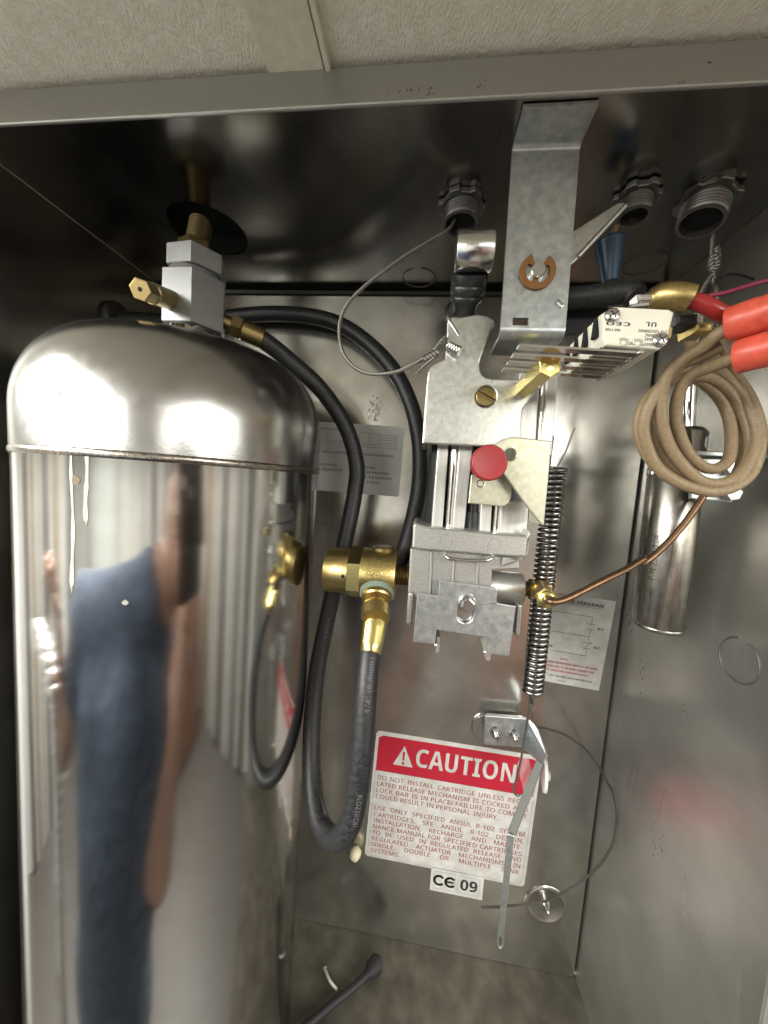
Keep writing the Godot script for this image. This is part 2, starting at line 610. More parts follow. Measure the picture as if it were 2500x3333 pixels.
	mat("stain_brown", lin(0.15, 0.115, 0.075), 0.0, 0.7)
	mat("stain_lime", lin(0.40, 0.39, 0.355), 0.1, 0.6)
	mat("groove", lin(0.13, 0.128, 0.12), 0.6, 0.5)
	mat("lever_grey", lin(0.075, 0.078, 0.07), 0.2, 0.55)
	mat("stain_cream", lin(0.50, 0.475, 0.42), 0.4, 0.6)
	mat("plastic_cream", lin(0.62, 0.56, 0.38), 0.0, 0.4)
	mat("plastic_grey", lin(0.42, 0.44, 0.42), 0.0, 0.4)
	mat("blue_plastic", lin(0.02, 0.055, 0.10), 0.0, 0.35)
	mat("magenta", lin(0.22, 0.02, 0.05), 0.0, 0.4)
	mat("dark_red", lin(0.28, 0.02, 0.018), 0.0, 0.3)
	mat("void_black", lin(0.008, 0.008, 0.008), 0.0, 0.9)
	var tile := surface_of(mat("ceiling_tile", lin(0.90, 0.87, 0.76), 0.0, 0.85), 11.0, null, tone(40, 0.02, Color(0.93, 0.925, 0.9), w), patchy(41, 0.16, 0.0, 1.0, 1, 0.45, 512), 0.05)
	surface_of(mat("grid_paint", lin(0.78, 0.75, 0.64), 0.0, 0.5), 12.0, fine, tone(42, 0.03, Color(0.93, 0.92, 0.88), w))
	surface_of(mat("wall_board", lin(0.42, 0.418, 0.40), 0.0, 0.55), 2.0, fine)
	surface_of(mat("quarry_tile", lin(0.10, 0.095, 0.088), 0.0, 0.5), 3.0, fine, tone(43, 0.03, Color(0.75, 0.72, 0.7), w))
	surface_of(mat("brown_wood", lin(0.17, 0.085, 0.055), 0.0, 0.5), 2.0, fine, tone(47, 0.03, Color(0.8, 0.76, 0.72), w, 512, FastNoiseLite.TYPE_SIMPLEX_SMOOTH, 1.0, 0.15))
	surface_of(mat("denim", lin(0.06, 0.085, 0.13), 0.0, 0.85), 4.0, null, tone(44, 0.05, Color(0.5, 0.52, 0.56), w, 512, FastNoiseLite.TYPE_SIMPLEX_SMOOTH, 1.0, 0.3, 2.0))
	var skin := mat("skin", lin(0.24, 0.14, 0.10), 0.0, 0.5)
	skin.subsurf_scatter_enabled = true
	skin.subsurf_scatter_strength = 0.1
	mat("hair", lin(0.03, 0.022, 0.016), 0.0, 0.6)
	mat("phone_black", lin(0.012, 0.012, 0.013), 0.0, 0.2)
	var lamp := mat("lamp_glow", lin(0.9, 0.9, 0.88), 0.0, 0.6)
	lamp.emission_enabled = true
	lamp.emission = Color(1.0, 0.97, 0.9)
	lamp.emission_energy_multiplier = 3.0
	var clear := mat("clear_plastic", Color(0.9, 0.9, 0.9, 0.12), 0.0, 0.08)
	clear.transparency = BaseMaterial3D.TRANSPARENCY_ALPHA

const LEFT := -0.0233
const RIGHT := 0.3965
const HIGH := 0.6
const DEEP := 0.1396
const ROOM := 0.6178

func _ready() -> void:
	# camera, air, exposure
	var cam := Camera3D.new()
	cam.name = "camera"
	cam.fov = 112.6
	cam.near = 0.005
	cam.far = 30.0
	cam.transform = Transform3D(Basis(Vector3(0.99091, 0.06800, -0.11608), Vector3(-0.07702, 0.99420, -0.07509), Vector3(0.11030, 0.08335, 0.99040)).orthonormalized(), Vector3(0.2245, 0.4377, 0.2977))
	add_child(cam)
	cam.current = true
	var env := Environment.new()
	env.background_mode = Environment.BG_COLOR
	env.background_color = Color(0, 0, 0)
	env.tonemap_mode = Environment.TONE_MAPPER_LINEAR
	env.tonemap_exposure = 1.38
	env.sdfgi_enabled = true
	env.ssao_enabled = true
	env.ssil_enabled = true
	var we := WorldEnvironment.new()
	we.name = "world"
	we.environment = env
	add_child(we)
	regular = SystemFont.new()
	regular.font_names = PackedStringArray(["Droid Sans"])
	bold = SystemFont.new()
	bold.font_names = PackedStringArray(["Droid Sans"])
	bold.font_weight = 700
	make_materials()
	build_room()
	build_cabinet()
	build_tank()
	build_labels()
	build_hoses()
	build_strap()
	build_mechanism()
	build_regulator()
	build_elbow()
	build_spring()
	build_cylinder()
	build_lower_bracket()
	build_conduits()
	build_switches()
	build_wires()
	build_small()
	build_person()

# ---- the place ----
func lamp(called: String, label: String, at: Vector3, sx: float, sz: float, energy: float) -> void:
	var t := thing(called, label, "ceiling light", at, "light panels in the ceiling")
	var g := Geo.new()
	box(g, at + Vector3(-sx / 2, 0.004, -sz / 2), at + Vector3(sx / 2, 0.010, sz / 2))
	part("diffuser", g, M.lamp_glow, t)
	var f := Geo.new()
	for s in [-1, 1]:
		box(f, at + Vector3(-sx / 2 - 0.02, -0.002, s * (sz / 2 + 0.01) - 0.01), at + Vector3(sx / 2 + 0.02, 0.012, s * (sz / 2 + 0.01) + 0.0098))
		box(f, at + Vector3(s * (sx / 2 + 0.01) - 0.0098, -0.0018, -sz / 2), at + Vector3(s * (sx / 2 + 0.01) + 0.0098, 0.0118, sz / 2))
	part("frame", f, M.grid_paint, t)
	var l := AreaLight3D.new()
	l.name = "lamp_light"
	l.area_size = Vector2(sx, sz)
	l.light_energy = energy
	l.light_color = Color(1.0, 0.998, 0.985)
	l.shadow_enabled = true
	l.area_range = 8.0
	t.add_child(l, true)
	l.position = Vector3(0, 0.001, 0)
	l.rotation_degrees = Vector3(-90, 0, 0)

func build_room() -> void:
	var floor_y := -1.25
	var lo := Vector3(-1.5, floor_y, -0.02)
	var hi := Vector3(1.7, ROOM, 2.3)
	# ceiling: tiles laid in a grid of painted bars
	var c := thing("ceiling", "off white ceiling of textured tiles in a painted metal grid above the cabinet", "", Vector3(0, ROOM, 0), "", "structure")
	var x0 := 0.1428
	var w := 0.0245
	var spans := [[lo.x, x0 - 0.610], [x0 - 0.5855, x0], [x0 + w, x0 + w + 0.5855], [x0 + w + 0.61, hi.x]]
	for s in spans:
		var g := Geo.new()
		box(g, Vector3(s[0] - 0.006, ROOM, lo.z), Vector3(s[1] + 0.006, ROOM + 0.015, hi.z))
		part("tile", g, M.ceiling_tile, c)
	for k in 3:
		var x: float = x0 + (k - 1) * 0.61
		var g := Geo.new()
		box(g, Vector3(x, ROOM - 0.0032, lo.z), Vector3(x + w, ROOM - 0.0003, hi.z), 0.0006)
		box(g, Vector3(x + w + 0.0010, ROOM - 0.0042, lo.z), Vector3(x + w + 0.0030, ROOM - 0.0004, hi.z))
		part("grid_bar", g, M.grid_paint, c)
	var wall := Geo.new()
	box(wall, Vector3(lo.x, lo.y, lo.z - 0.1), Vector3(hi.x, hi.y - 0.001, lo.z))
	single("wall_behind", wall, M.wall_board, "off white board wall that the cabinet hangs on", "", "", "structure")
	var far := Geo.new()
	box(far, Vector3(lo.x, lo.y, hi.z), Vector3(hi.x, hi.y - 0.001, hi.z + 0.1))
	var opposite := single("wall_opposite", far, M.wall_board, "off white board wall facing the cabinet, seen only in reflections", "", "", "structure")
	var strips := [[-1.25, 0.10, "steel_side"], [-0.38, 0.03, "lever_grey"], [-0.2, 0.16, "paper_white"], [0.24, 0.05, "steel_side"], [0.46, 0.14, "hair"], [0.64, 0.04, "paper_white"], [0.76, 0.2, "lever_grey"], [1.06, 0.16, "hair"], [1.3, 0.05, "stain_brown"], [1.42, 0.16, "hair"]]
	for s in strips:
		var g := Geo.new()
		box(g, Vector3(s[0], lo.y, hi.z - 0.03), Vector3(s[0] + s[1], hi.y - 0.03, hi.z - 0.0002), 0.003)
		part("upright", g, M[s[2]], opposite)
	var wl := Geo.new()
	box(wl, Vector3(lo.x - 0.1, lo.y, lo.z - 0.1), Vector3(lo.x - 0.001, hi.y - 0.001, hi.z + 0.1))
	var side_l := single("wall_left", wl, M.wall_board, "off white side wall to the left, seen only in reflections", "", "", "structure")
	var wr := Geo.new()
	box(wr, Vector3(hi.x + 0.001, lo.y, lo.z - 0.1), Vector3(hi.x + 0.1, hi.y - 0.001, hi.z + 0.1))
	var side_r := single("wall_right", wr, M.wall_board, "off white side wall to the right, seen only in reflections", "", "", "structure")
	for s in [[0.30, 0.16, "hair"], [0.56, 0.16, "lever_grey"], [0.78, 0.04, "stain_brown"], [0.92, 0.22, "hair"], [1.24, 0.05, "lever_grey"], [1.38, 0.26, "stain_brown"], [1.75, 0.06, "paper_white"], [1.92, 0.2, "hair"]]:
		var g := Geo.new()
		box(g, Vector3(hi.x - 0.03, lo.y, s[0]), Vector3(hi.x + 0.0008, hi.y - 0.03, s[0] + s[1]), 0.003)
		part("upright", g, M[s[2]], side_r)
	for s in [[0.20, 0.16, "hair"], [0.44, 0.14, "stain_brown"], [0.66, 0.05, "lever_grey"], [0.80, 0.2, "hair"], [1.12, 0.2, "stain_brown"], [1.42, 0.05, "paper_white"], [1.6, 0.3, "lever_grey"]]:
		var g := Geo.new()
		box(g, Vector3(lo.x - 0.0008, lo.y, s[0]), Vector3(lo.x + 0.03, hi.y - 0.03, s[0] + s[1]), 0.003)
		part("upright", g, M[s[2]], side_l)
	var flex := Geo.new()
	rope(flex, [Vector3(-0.40, -1.2, 0.43), Vector3(-0.36, -0.5, 0.40), Vector3(-0.33, 0.0, 0.40), Vector3(-0.36, 0.12, 0.37), Vector3(-0.45, 0.16, 0.30)], 0.034, 0.11, 4)
	single("flexible_hose", flex, M.zinc_bright, "twisted steel flexible hose left of the cabinet, seen only mirrored low in the tank", "hose")
	var fl := Geo.new()
	box(fl, Vector3(lo.x - 0.1, lo.y - 0.1, lo.z - 0.1), Vector3(hi.x + 0.1, lo.y - 0.001, hi.z + 0.1))
	single("floor", fl, M.quarry_tile, "red brown kitchen floor, seen only in reflections", "", "", "structure")
	var top := Geo.new()
	box(top, Vector3(lo.x - 0.1, ROOM + 0.016, lo.z - 0.1), Vector3(hi.x + 0.1, ROOM + 0.03, hi.z + 0.1))
	single("ceiling_deck", top, M.void_black, "dark deck above the ceiling tiles", "", "", "structure")
	lamp("light_panel", "white ceiling light panel in front of the cabinet to the left", Vector3(-0.62, ROOM - 0.012, 1.0), 1.0, 1.5, 7.5)
	lamp("light_panel", "white ceiling light panel in front of the cabinet to the right", Vector3(0.95, ROOM - 0.012, 1.25), 0.9, 1.4, 3.8)
	# what the tank mirrors: a low wooden cabinet and a dark doorway across the room
	var r := thing("wooden_cabinet", "low brown wooden cabinet across the room, seen only as a streak mirrored in the tank", "cabinet", Vector3(1.05, floor_y, 1.8))
	var rb := Geo.new()
	box(rb, Vector3(0.72, floor_y, 1.55), Vector3(1.45, -0.16, 2.2), 0.01)
	part("body", rb, M.brown_wood, r)
	for k in 2:
		var rd := Geo.new()
		box(rd, Vector3(0.735 + 0.355 * k, floor_y + 0.06, 1.53), Vector3(1.08 + 0.355 * k, -0.2, 1.549), 0.004)
		var leaf := part("door", rd, M.brown_wood, r)
		var rh := Geo.new()
		tube(rh, [Vector3(1.04 + 0.09 * k, -0.6, 1.50), Vector3(1.04 + 0.09 * k, -0.45, 1.50)], 0.008, 10)
		part("handle", rh, M.steel_side, leaf)
	var d := thing("door", "dark door across the room, seen only as a streak mirrored in the tank", "door", Vector3(-0.7, floor_y, 2.29))
	var db := Geo.new()
	box(db, Vector3(-1.05, floor_y, 2.27), Vector3(-0.45, 0.5, 2.297), 0.004)
	part("leaf", db, M.plastic_grey, d)
	var dk := Geo.new()
	lathe(dk, [Vector2(0, 0), Vector2(0.012, 0), Vector2(0.012, 0.03), Vector2(0.026, 0.035), Vector2(0.026, 0.055), Vector2(0, 0.062)], axes(Vector3(-0.52, -0.3, 2.27), Vector3(0, 0, -1)), 16, true)
	part("handle", dk, M.brass, d)

func build_cabinet() -> void:
	var t := thing("cabinet", "open stainless steel cabinet that holds the tank and the release mechanism", "cabinet")
	var e := 0.0012
	var back := Geo.new()
	box(back, Vector3(LEFT + 0.001, -0.001, -e), Vector3(RIGHT - 0.0016, HIGH - 0.006, 0.0), 0.0004)
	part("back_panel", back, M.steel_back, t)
	var gap := Geo.new()
	box(gap, Vector3(RIGHT - 0.006, 0.0, -0.0062), Vector3(RIGHT + 0.004, HIGH - 0.002, -0.0045))
	box(gap, Vector3(LEFT, HIGH - 0.012, -0.0062), Vector3(RIGHT - 0.0062, HIGH - 0.002, -0.0045))
	part("corner_backing", gap, M.void_black, t)
	var left := Geo.new()
	box(left, Vector3(LEFT - e, -0.001, -0.003), Vector3(LEFT, HIGH - 0.0004, DEEP), 0.0003)
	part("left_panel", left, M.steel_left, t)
	var right := Geo.new()
	box(right, Vector3(RIGHT, -0.001, -0.003), Vector3(RIGHT + e, HIGH - 0.0004, DEEP), 0.0003)
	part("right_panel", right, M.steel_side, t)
	var rf := Geo.new()
	box(rf, Vector3(RIGHT + e + 0.0002, -0.001, DEEP - 0.0012), Vector3(RIGHT + 0.014, HIGH + 0.0155, DEEP + 0.0002), 0.0004)
	part("front_flange", rf, M.steel_lip, t)
	var lf := Geo.new()
	box(lf, Vector3(LEFT - 0.014, -0.001, DEEP - 0.0012), Vector3(LEFT - e - 0.0002, HIGH + 0.0155, DEEP + 0.0002), 0.0004)
	part("front_flange", lf, M.steel_lip, t)
	# top panel with the hole that the tank's pipe passes through
	var top := Geo.new()
	var flip := Transform3D(Basis(Vector3(1, 0, 0), Vector3(0, 0, 1), Vector3(0, -1, 0)), Vector3(0, HIGH, 0))
	var hole := ring_points(Vector2(0.0665, 0.0675), 0.0245, 32)
	prism(top, pierced([Vector2(LEFT - e, -0.003), Vector2(RIGHT + e, -0.003), Vector2(RIGHT + e, DEEP - 0.0016), Vector2(LEFT - e, DEEP - 0.0016)], [hole]), -e, 0.0, 0.0, 0.0, flip)
	part("top_panel", top, M.steel_top, t)
	var cup := Geo.new()
	lathe(cup, [Vector2(0.0275, 0.0), Vector2(0.0275, 0.0135), Vector2(0, 0.0135)], axes(Vector3(0.0665, HIGH + e + 0.0001, 0.0675), Vector3.UP), 32)
	part("pipe_sleeve", cup, M.void_black, t)
	var lip := Geo.new()
	prism(lip, [Vector2(LEFT - e, HIGH - 0.0003), Vector2(RIGHT + e, HIGH - 0.0003), Vector2(RIGHT + e, HIGH + 0.0152), Vector2(LEFT - e, HIGH + 0.0152)], DEEP - 0.0014, DEEP, 0.0007)
	part("top_lip", lip, M.steel_lip, t)
	var rust := Geo.new()
	var rr := RandomNumberGenerator.new()
	rr.seed = 12
	for q in [[Vector3(0.20741, 0.60379, 0.1397), 14, 0.0045], [Vector3(0.21584, 0.60174, 0.1397), 4, 0.0014], [Vector3(0.31099, 0.60118, 0.1397), 3, 0.001], [Vector3(0.32166, 0.60756, 0.1397), 3, 0.0008], [Vector3(0.23145, 0.60355, 0.1397), 7, 0.005]]:
		for i in q[1]:
			var at: Vector3 = q[0] + Vector3(rr.randfn(0, 1) * q[2], absf(rr.randfn(0, 0.25)) * q[2], 0)
			var s := rr.randf_range(0.00015, 0.0005)
			prism(rust, ring_points(Vector2(at.x, at.y), s, 7, s * rr.randf_range(0.5, 1.0)), DEEP + 0.00003, DEEP + 0.00008)
	var rp := part("rust_specks", rust, M.stain_brown, t)
	rp.set_meta("kind", "stuff")
	var bottom := Geo.new()
	box(bottom, Vector3(LEFT - e, -0.0024, -0.003), Vector3(RIGHT + e, -0.0012, DEEP))
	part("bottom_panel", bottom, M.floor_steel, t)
	# knockouts: ring grooves
	var rings := [
		[Vector3(0.3965, 0.35752, 0.103), Vector3(-1, 0, 0), 0.0115],
		[Vector3(0.20793, 0.6, 0.01534), Vector3(0, -1, 0), 0.0125],
		[Vector3(0.36283, 0.6, 0.03129), Vector3(0, -1, 0), 0.0125]]
	for k in rings:
		var g := Geo.new()
		var xf := axes(k[0] + k[1] * 0.0001, k[1], Vector3(0, 1, 0.2))
		var c := []
		for i in 41:
			var a := 0.35 + (TAU - 0.5) * i / 40.0
			c.append(xf * Vector3(cos(a) * k[2], sin(a) * k[2], 0))
		tube(g, c, 0.00055, 6)
		part("knockout_ring", g, M.groove, t)
	# pressed dimples in the back panel, with the screws that hold it to the wall
	var dimple := Vector3(0.3632, 0.067, 0)
	var dg := Geo.new()
	lathe(dg, [Vector2(0.0192, 0.0002), Vector2(0.0182, 0.0011), Vector2(0.0168, 0.0015), Vector2(0.0152, 0.0011), Vector2(0.0138, 0.0005), Vector2(0, 0.0004)], axes(dimple, Vector3(0, 0, 1)), 48, true)
	var dm := part("pressed_dimple", dg, M.steel_back, t)
	var ds := Geo.new()
	lathe(ds, [Vector2(0.0042, 0.0005), Vector2(0.0036, 0.0022), Vector2(0.0021, 0.0034), Vector2(0.0019, 0.0055), Vector2(0.0004, 0.0078), Vector2(0, 0.008)], axes(dimple + Vector3(0, 0.0002, 0), Vector3(0, 0.12, 1)), 20, true)
	part("screw_point", ds, M.zinc_bright, t)
	var pg := Geo.new()
	prism(pg, pill_points(Vector2(0.29541, 0.22809), Vector2(0.32337, 0.2294), 0.0128, 14), 0.0002, 0.0022, 0.0012)
	part("pressed_boss", pg, M.zinc_bright, t)
	# stains: dried splashes on the back panel and the right panel
	var rng := RandomNumberGenerator.new()
	rng.seed = 71
	var spots := [[Vector3(0.17829, 0.50076, 0), 0.0085, 70], [Vector3(0.3965, 0.30845, 0.07301), 0.004, 6], [Vector3(0.3965, 0.21263, 0.06809), 0.009, 14], [Vector3(0.3965, 0.20036, 0.10656), 0.004, 5], [Vector3(0.3965, 0.3135, 0.0327), 0.007, 9], [Vector3(0.3965, 0.27457, 0.02625), 0.004, 5], [Vector3(0.3965, 0.35214, 0.01129), 0.010, 10]]
	for k in spots.size():
		var c: Vector3 = spots[k][0]
		var g := Geo.new()
		for i in spots[k][2]:
			var d := Vector3(0, rng.randfn(0, 1.5 if k else 0.8), rng.randfn(0, 0.7)) if k else Vector3(rng.randfn(0, 0.8), rng.randfn(0, 1), 0)
			var n := Vector3(-1, 0, 0) if k else Vector3(0, 0, 1)
			var s: float = spots[k][1] * rng.randf_range(0.03, 0.10)
			var out := []
			for a in 9:
				out.append(Vector2(cos(TAU * a / 9.0) * s * rng.randf_range(0.7, 1.2), sin(TAU * a / 9.0) * s * rng.randf_range(1.0, 2.2)))
			prism(g, out, 0.00005, 0.0001, 0.0, 0.0, axes(c + d * float(spots[k][1]) * 0.6, n, Vector3(0, 0, 1) if k else Vector3(1, 0, 0)))
		var sm := part("splash_marks", g, M.stain_cream if k == 0 else M.stain_brown, t)
		sm.set_meta("kind", "stuff")

func build_tank() -> void:
	var c := Vector3(0.072, 0.0, 0.087)
	var up := axes(c, Vector3.UP)
	var t := thing("tank", "large polished stainless steel tank with domed top standing at the left", "tank", c)
	var r := 0.0815
	var g := Geo.new()
	lathe(g, [Vector2(0, 0.001), Vector2(r - 0.006, 0.001), Vector2(r - 0.001, 0.006), Vector2(r, 0.012), Vector2(r, 0.4405)], up, 160, true)
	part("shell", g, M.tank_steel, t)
	var s := Geo.new()
	var bead := [Vector2(r - 0.001, 0.4398)]
	for i in 13:
		var a := -PI / 2 + PI * i / 12.0
		bead.append(Vector2(r + 0.0001 + cos(a) * 0.0008, 0.4422 + sin(a) * 0.0018))
	bead.append(Vector2(r - 0.001, 0.4445))
	lathe(s, bead, up, 128, true)
	part("weld_seam", s, M.seam_steel, t)
	var d := Geo.new()
	var prof := [Vector2(r + 0.0003, 0.4440), Vector2(r + 0.0004, 0.464)]
	for i in range(1, 15):
		var a := PI / 2 * i / 16.0
		prof.append(Vector2(0.0463 + (r + 0.0004 - 0.0463) * cos(a), 0.464 + 0.0455 * sin(a)))
	for i in range(1, 12):
		var f := i / 11.0
		prof.append(Vector2(lerpf(0.0463 + 0.036 * cos(PI / 2 * 14 / 16.0), 0.0, f), 0.464 + 0.0455 * sin(PI / 2 * 14 / 16.0) + 0.0085 * (1.0 - (1.0 - f) * (1.0 - f))))
	lathe(d, prof, up, 160, true)
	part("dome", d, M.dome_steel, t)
	# drips and spots dried on the steel
	var rng := RandomNumberGenerator.new()
	rng.seed = 5
	var drips := [[Vector3(0.08233, 0.41214, 0.16784), 0.0052, 0.044, "stain_lime"], [Vector3(0.07612, 0.38211, 0.1684), 0.0050, 0.070, "stain_lime"], [Vector3(0.09751, 0.37757, 0.1644), 0.0045, 0.0, "stain_lime"], [Vector3(0.07761, 0.43012, 0.16831), 0.0085, 0.0, "stain_brown"], [Vector3(0.07269, 0.4658, 0.1685), 0.0022, 0.0, "stain_brown"], [Vector3(0.0819, 0.41229, 0.1679), 0.0022, 0.0, "stain_brown"], [Vector3(0.07603, 0.38255, 0.1684), 0.0026, 0.001, "stain_brown"]]
	for k in drips.size():
		var p: Vector3 = drips[k][0]
		var hit := p
		var a := atan2(hit.z - c.z, hit.x - c.x)
		var dg := Geo.new()
		var rows := 14
		var w: float = drips[k][1] * 0.3
		var l: float = drips[k][2]
		w *= rng.randf_range(0.8, 1.1)
		var grow := 0.0012 if hit.y > 0.46 else 0.0
		var prev := []
		for i in rows + 1:
			var f := float(i) / rows
			var y := hit.y - w + (l + 2.0 * w) * f
			var low := (y - hit.y) / w
			var half := w * sqrt(maxf(1.0 - low * low, 0.0)) if low < 0.6 else w * (0.62 + 0.12 * sin(f * 21.0)) * (1.0 - 0.4 * f)
			if i == rows: half = w * 0.1
			half *= rng.randf_range(0.82, 1.18)
			var sh := 0.0004 * sin(f * 9.0 + k) * (1.0 if l > 0.01 else 0.0)
			var row := []
			for m in 5:
				var o := (m - 2) / 2.0
				var rr := r + 0.00012 + grow + 0.00016 * (1.0 - o * o)
				var aa := a + (o * half + sh) / r
				row.append(Vector3(c.x + cos(aa) * rr, y, c.z + sin(aa) * rr))
			if i > 0:
				for m in 4:
					var nn := Vector3(cos(a), 0, sin(a))
					dg.tri(prev[m], prev[m + 1], row[m + 1], nn, nn, nn)
					dg.tri(prev[m], row[m + 1], row[m], nn, nn, nn)
			prev = row
		part("dried_drip", dg, M[drips[k][3]], t)
	# the adaptor on top: collar, big hexagon, gland nut, brass pipe
	var x := Vector3(0.072, 0.0, 0.087)
	var ax := axes(x, Vector3.UP)
	var col := Geo.new()
	lathe(col, [Vector2(0.0168, 0.513), Vector2(0.0168, 0.5238), Vector2(0.0158, 0.5246), Vector2(0, 0.5246)], ax, 48, true)
	part("neck_collar", col, M.rod_steel, t)
	var hx := Geo.new()
	hexagon(hx, 0.0190, 0.5250, 0.5556, ax, 0.50, 0.0005)
	lathe(hx, [Vector2(0.0160, 0.5555), Vector2(0.0150, 0.5588), Vector2(0, 0.5588)], ax, 32)
	var body := part("adaptor_body", hx, M.hex_metal, t)
	var gn := Geo.new()
	hexagon(gn, 0.0172, 0.5592, 0.5708, axes(x + Vector3(0.001, 0, 0), Vector3.UP), 0.40, 0.0005)
	part("gland_nut", gn, M.hex_metal, t)
	var br := Geo.new()
	hexagon(br, 0.0105, 0.5706, 0.578, ax, 0.2, 0.0004)
	lathe(br, threads(0.0068, 0.0009, 0.0, 0.0195, 10), axes(Vector3(0.072, 0.5775, 0.087), Vector3(-0.005, 0.035, -0.013)), 20)
	part("brass_pipe", br, M.brass_dark, t)
	# vent plug that points out at the left front
	var v0 := Vector3(0.06861, 0.53473, 0.11)
	var v1 := Vector3(0.07234, 0.52876, 0.128)
	var vx := axes(v0, v1 - v0, Vector3.UP)
	var vl := v0.distance_to(v1)
	var vp := Geo.new()
	lathe(vp, [Vector2(0, -0.012), Vector2(0.0054, -0.012), Vector2(0.0054, vl * 0.62), Vector2(0.0046, vl * 0.64)], vx, 28)
	hexagon(vp, 0.0056, vl * 0.64, vl + 0.003, vx, 0.3, 0.0006)
	part("vent_plug", vp, M.brass_dull, t)
	var vh := Geo.new()
	lathe(vh, [Vector2(0.0011, vl + 0.0031), Vector2(0, vl + 0.0032)], vx, 12)
	part("vent_hole", vh, M.void_black, t)

# ---- the photographer, mirrored in the tank ----
func nets(bones: Array, cell: float, blend: float) -> Geo:
	var lo := Vector3.ONE * 9.0
	var hi := -lo
	for b in bones:
		var r := Vector3.ONE * (maxf(b[2], b[3]) + cell * 2.0)
		lo = lo.min(b[0] - r).min(b[1] - r)
		hi = hi.max(b[0] + r).max(b[1] + r)
	var nx := int((hi.x - lo.x) / cell) + 2
	var ny := int((hi.y - lo.y) / cell) + 2
	var nz := int((hi.z - lo.z) / cell) + 2
	var f := PackedFloat32Array()
	f.resize(nx * ny * nz)
	f.fill(1.0)
	for b in bones:
		var pad: float = maxf(b[2], b[3]) + cell * 2.0 + blend
		var a0 := ((b[0] as Vector3).min(b[1]) - Vector3.ONE * pad - lo) / cell
		var a1 := ((b[0] as Vector3).max(b[1]) + Vector3.ONE * pad - lo) / cell
		var ab: Vector3 = b[1] - b[0]
		var l2 := maxf(ab.length_squared(), 1e-9)
		for k in range(maxi(0, int(a0.z)), mini(nz, int(a1.z) + 2)):
			for j in range(maxi(0, int(a0.y)), mini(ny, int(a1.y) + 2)):
				for i in range(maxi(0, int(a0.x)), mini(nx, int(a1.x) + 2)):
					var p := lo + Vector3(i, j, k) * cell
					var h := clampf((p - b[0]).dot(ab) / l2, 0.0, 1.0)
					var q: Vector3 = p - b[0] - ab * h
					if b.size() > 4: q *= b[4]
					var d := q.length() - lerpf(b[2], b[3], h)
					var id := (k * ny + j) * nx + i
					var e := f[id]
					var hh := maxf(blend - absf(d - e), 0.0) / blend
					f[id] = minf(d, e) - hh * hh * blend * 0.25
	var vert := {}
	var g := Geo.new()
	var corner := [Vector3i(0, 0, 0), Vector3i(1, 0, 0), Vector3i(0, 1, 0), Vector3i(1, 1, 0), Vector3i(0, 0, 1), Vector3i(1, 0, 1), Vector3i(0, 1, 1), Vector3i(1, 1, 1)]
	var edges := [[0, 1], [2, 3], [4, 5], [6, 7], [0, 2], [1, 3], [4, 6], [5, 7], [0, 4], [1, 5], [2, 6], [3, 7]]
	var norms := {}
	for k in nz - 1:
		for j in ny - 1:
			for i in nx - 1:
				var base := (k * ny + j) * nx + i
				var c := [f[base], f[base + 1], f[base + nx], f[base + nx + 1], f[base + nx * ny], f[base + nx * ny + 1], f[base + nx * ny + nx], f[base + nx * ny + nx + 1]]
				var inside := 0
				for e in c:
					if e < 0.0: inside += 1
				if inside == 0 or inside == 8: continue
				var s := Vector3.ZERO
				var n := 0
				for e in edges:
					var u: float = c[e[0]]
					var w: float = c[e[1]]
					if (u < 0.0) != (w < 0.0):
						s += Vector3(corner[e[0]]).lerp(Vector3(corner[e[1]]), u / (u - w))
						n += 1
				vert[base] = lo + (Vector3(i, j, k) + s / n) * cell
				norms[base] = Vector3(c[1] + c[3] + c[5] + c[7] - c[0] - c[2] - c[4] - c[6], c[2] + c[3] + c[6] + c[7] - c[0] - c[1] - c[4] - c[5], c[4] + c[5] + c[6] + c[7] - c[0] - c[1] - c[2] - c[3]).normalized()
	var step := [1, nx, nx * ny]
	for id in vert:
		for ax in 3:
			var b1: int = step[(ax + 1) % 3]
			var b2: int = step[(ax + 2) % 3]
			if (f[id] < 0.0) == (f[id + step[ax]] < 0.0): continue
			var q := [id, id - b1, id - b1 - b2, id - b2]
			if not (vert.has(q[1]) and vert.has(q[2]) and vert.has(q[3])): continue
			g.tri(vert[q[0]], vert[q[1]], vert[q[2]], norms[q[0]], norms[q[1]], norms[q[2]])
			g.tri(vert[q[0]], vert[q[2]], vert[q[3]], norms[q[0]], norms[q[2]], norms[q[3]])
	return g

func hand_bones(wrist: Vector3, palm: Vector3, side: Vector3, curl: Vector3) -> Array:
	var out := []
	var d := (palm - wrist).normalized()
	for k in 4:
		var o := side * (0.028 - 0.0185 * k)
		var base: Vector3 = palm + o + d * (0.018 - 0.004 * absf(k - 1.3))
		out.append([wrist + o * 0.5, base, 0.015, 0.0115])
		var len: float = [0.036, 0.042, 0.039, 0.031][k]
		var a := base + (d + curl * 0.45).normalized() * len
		var b := a + (d * 0.35 + curl).normalized() * len * 0.7
		var e := b + (curl - d * 0.35).normalized() * len * 0.55
		out.append([base, a, 0.0095, 0.0088]); out.append([a, b, 0.0088, 0.0080]); out.append([b, e, 0.0080, 0.0068])
	var t0 := wrist + side * 0.022 + d * 0.012
	var t1 := t0 + (side + d * 0.8 + curl * 0.3).normalized() * 0.042
	out.append([t0, t1, 0.013, 0.0105])
	out.append([t1, t1 + (d + curl * 0.6 + side * 0.1).normalized() * 0.032, 0.0105, 0.0085])
	return out

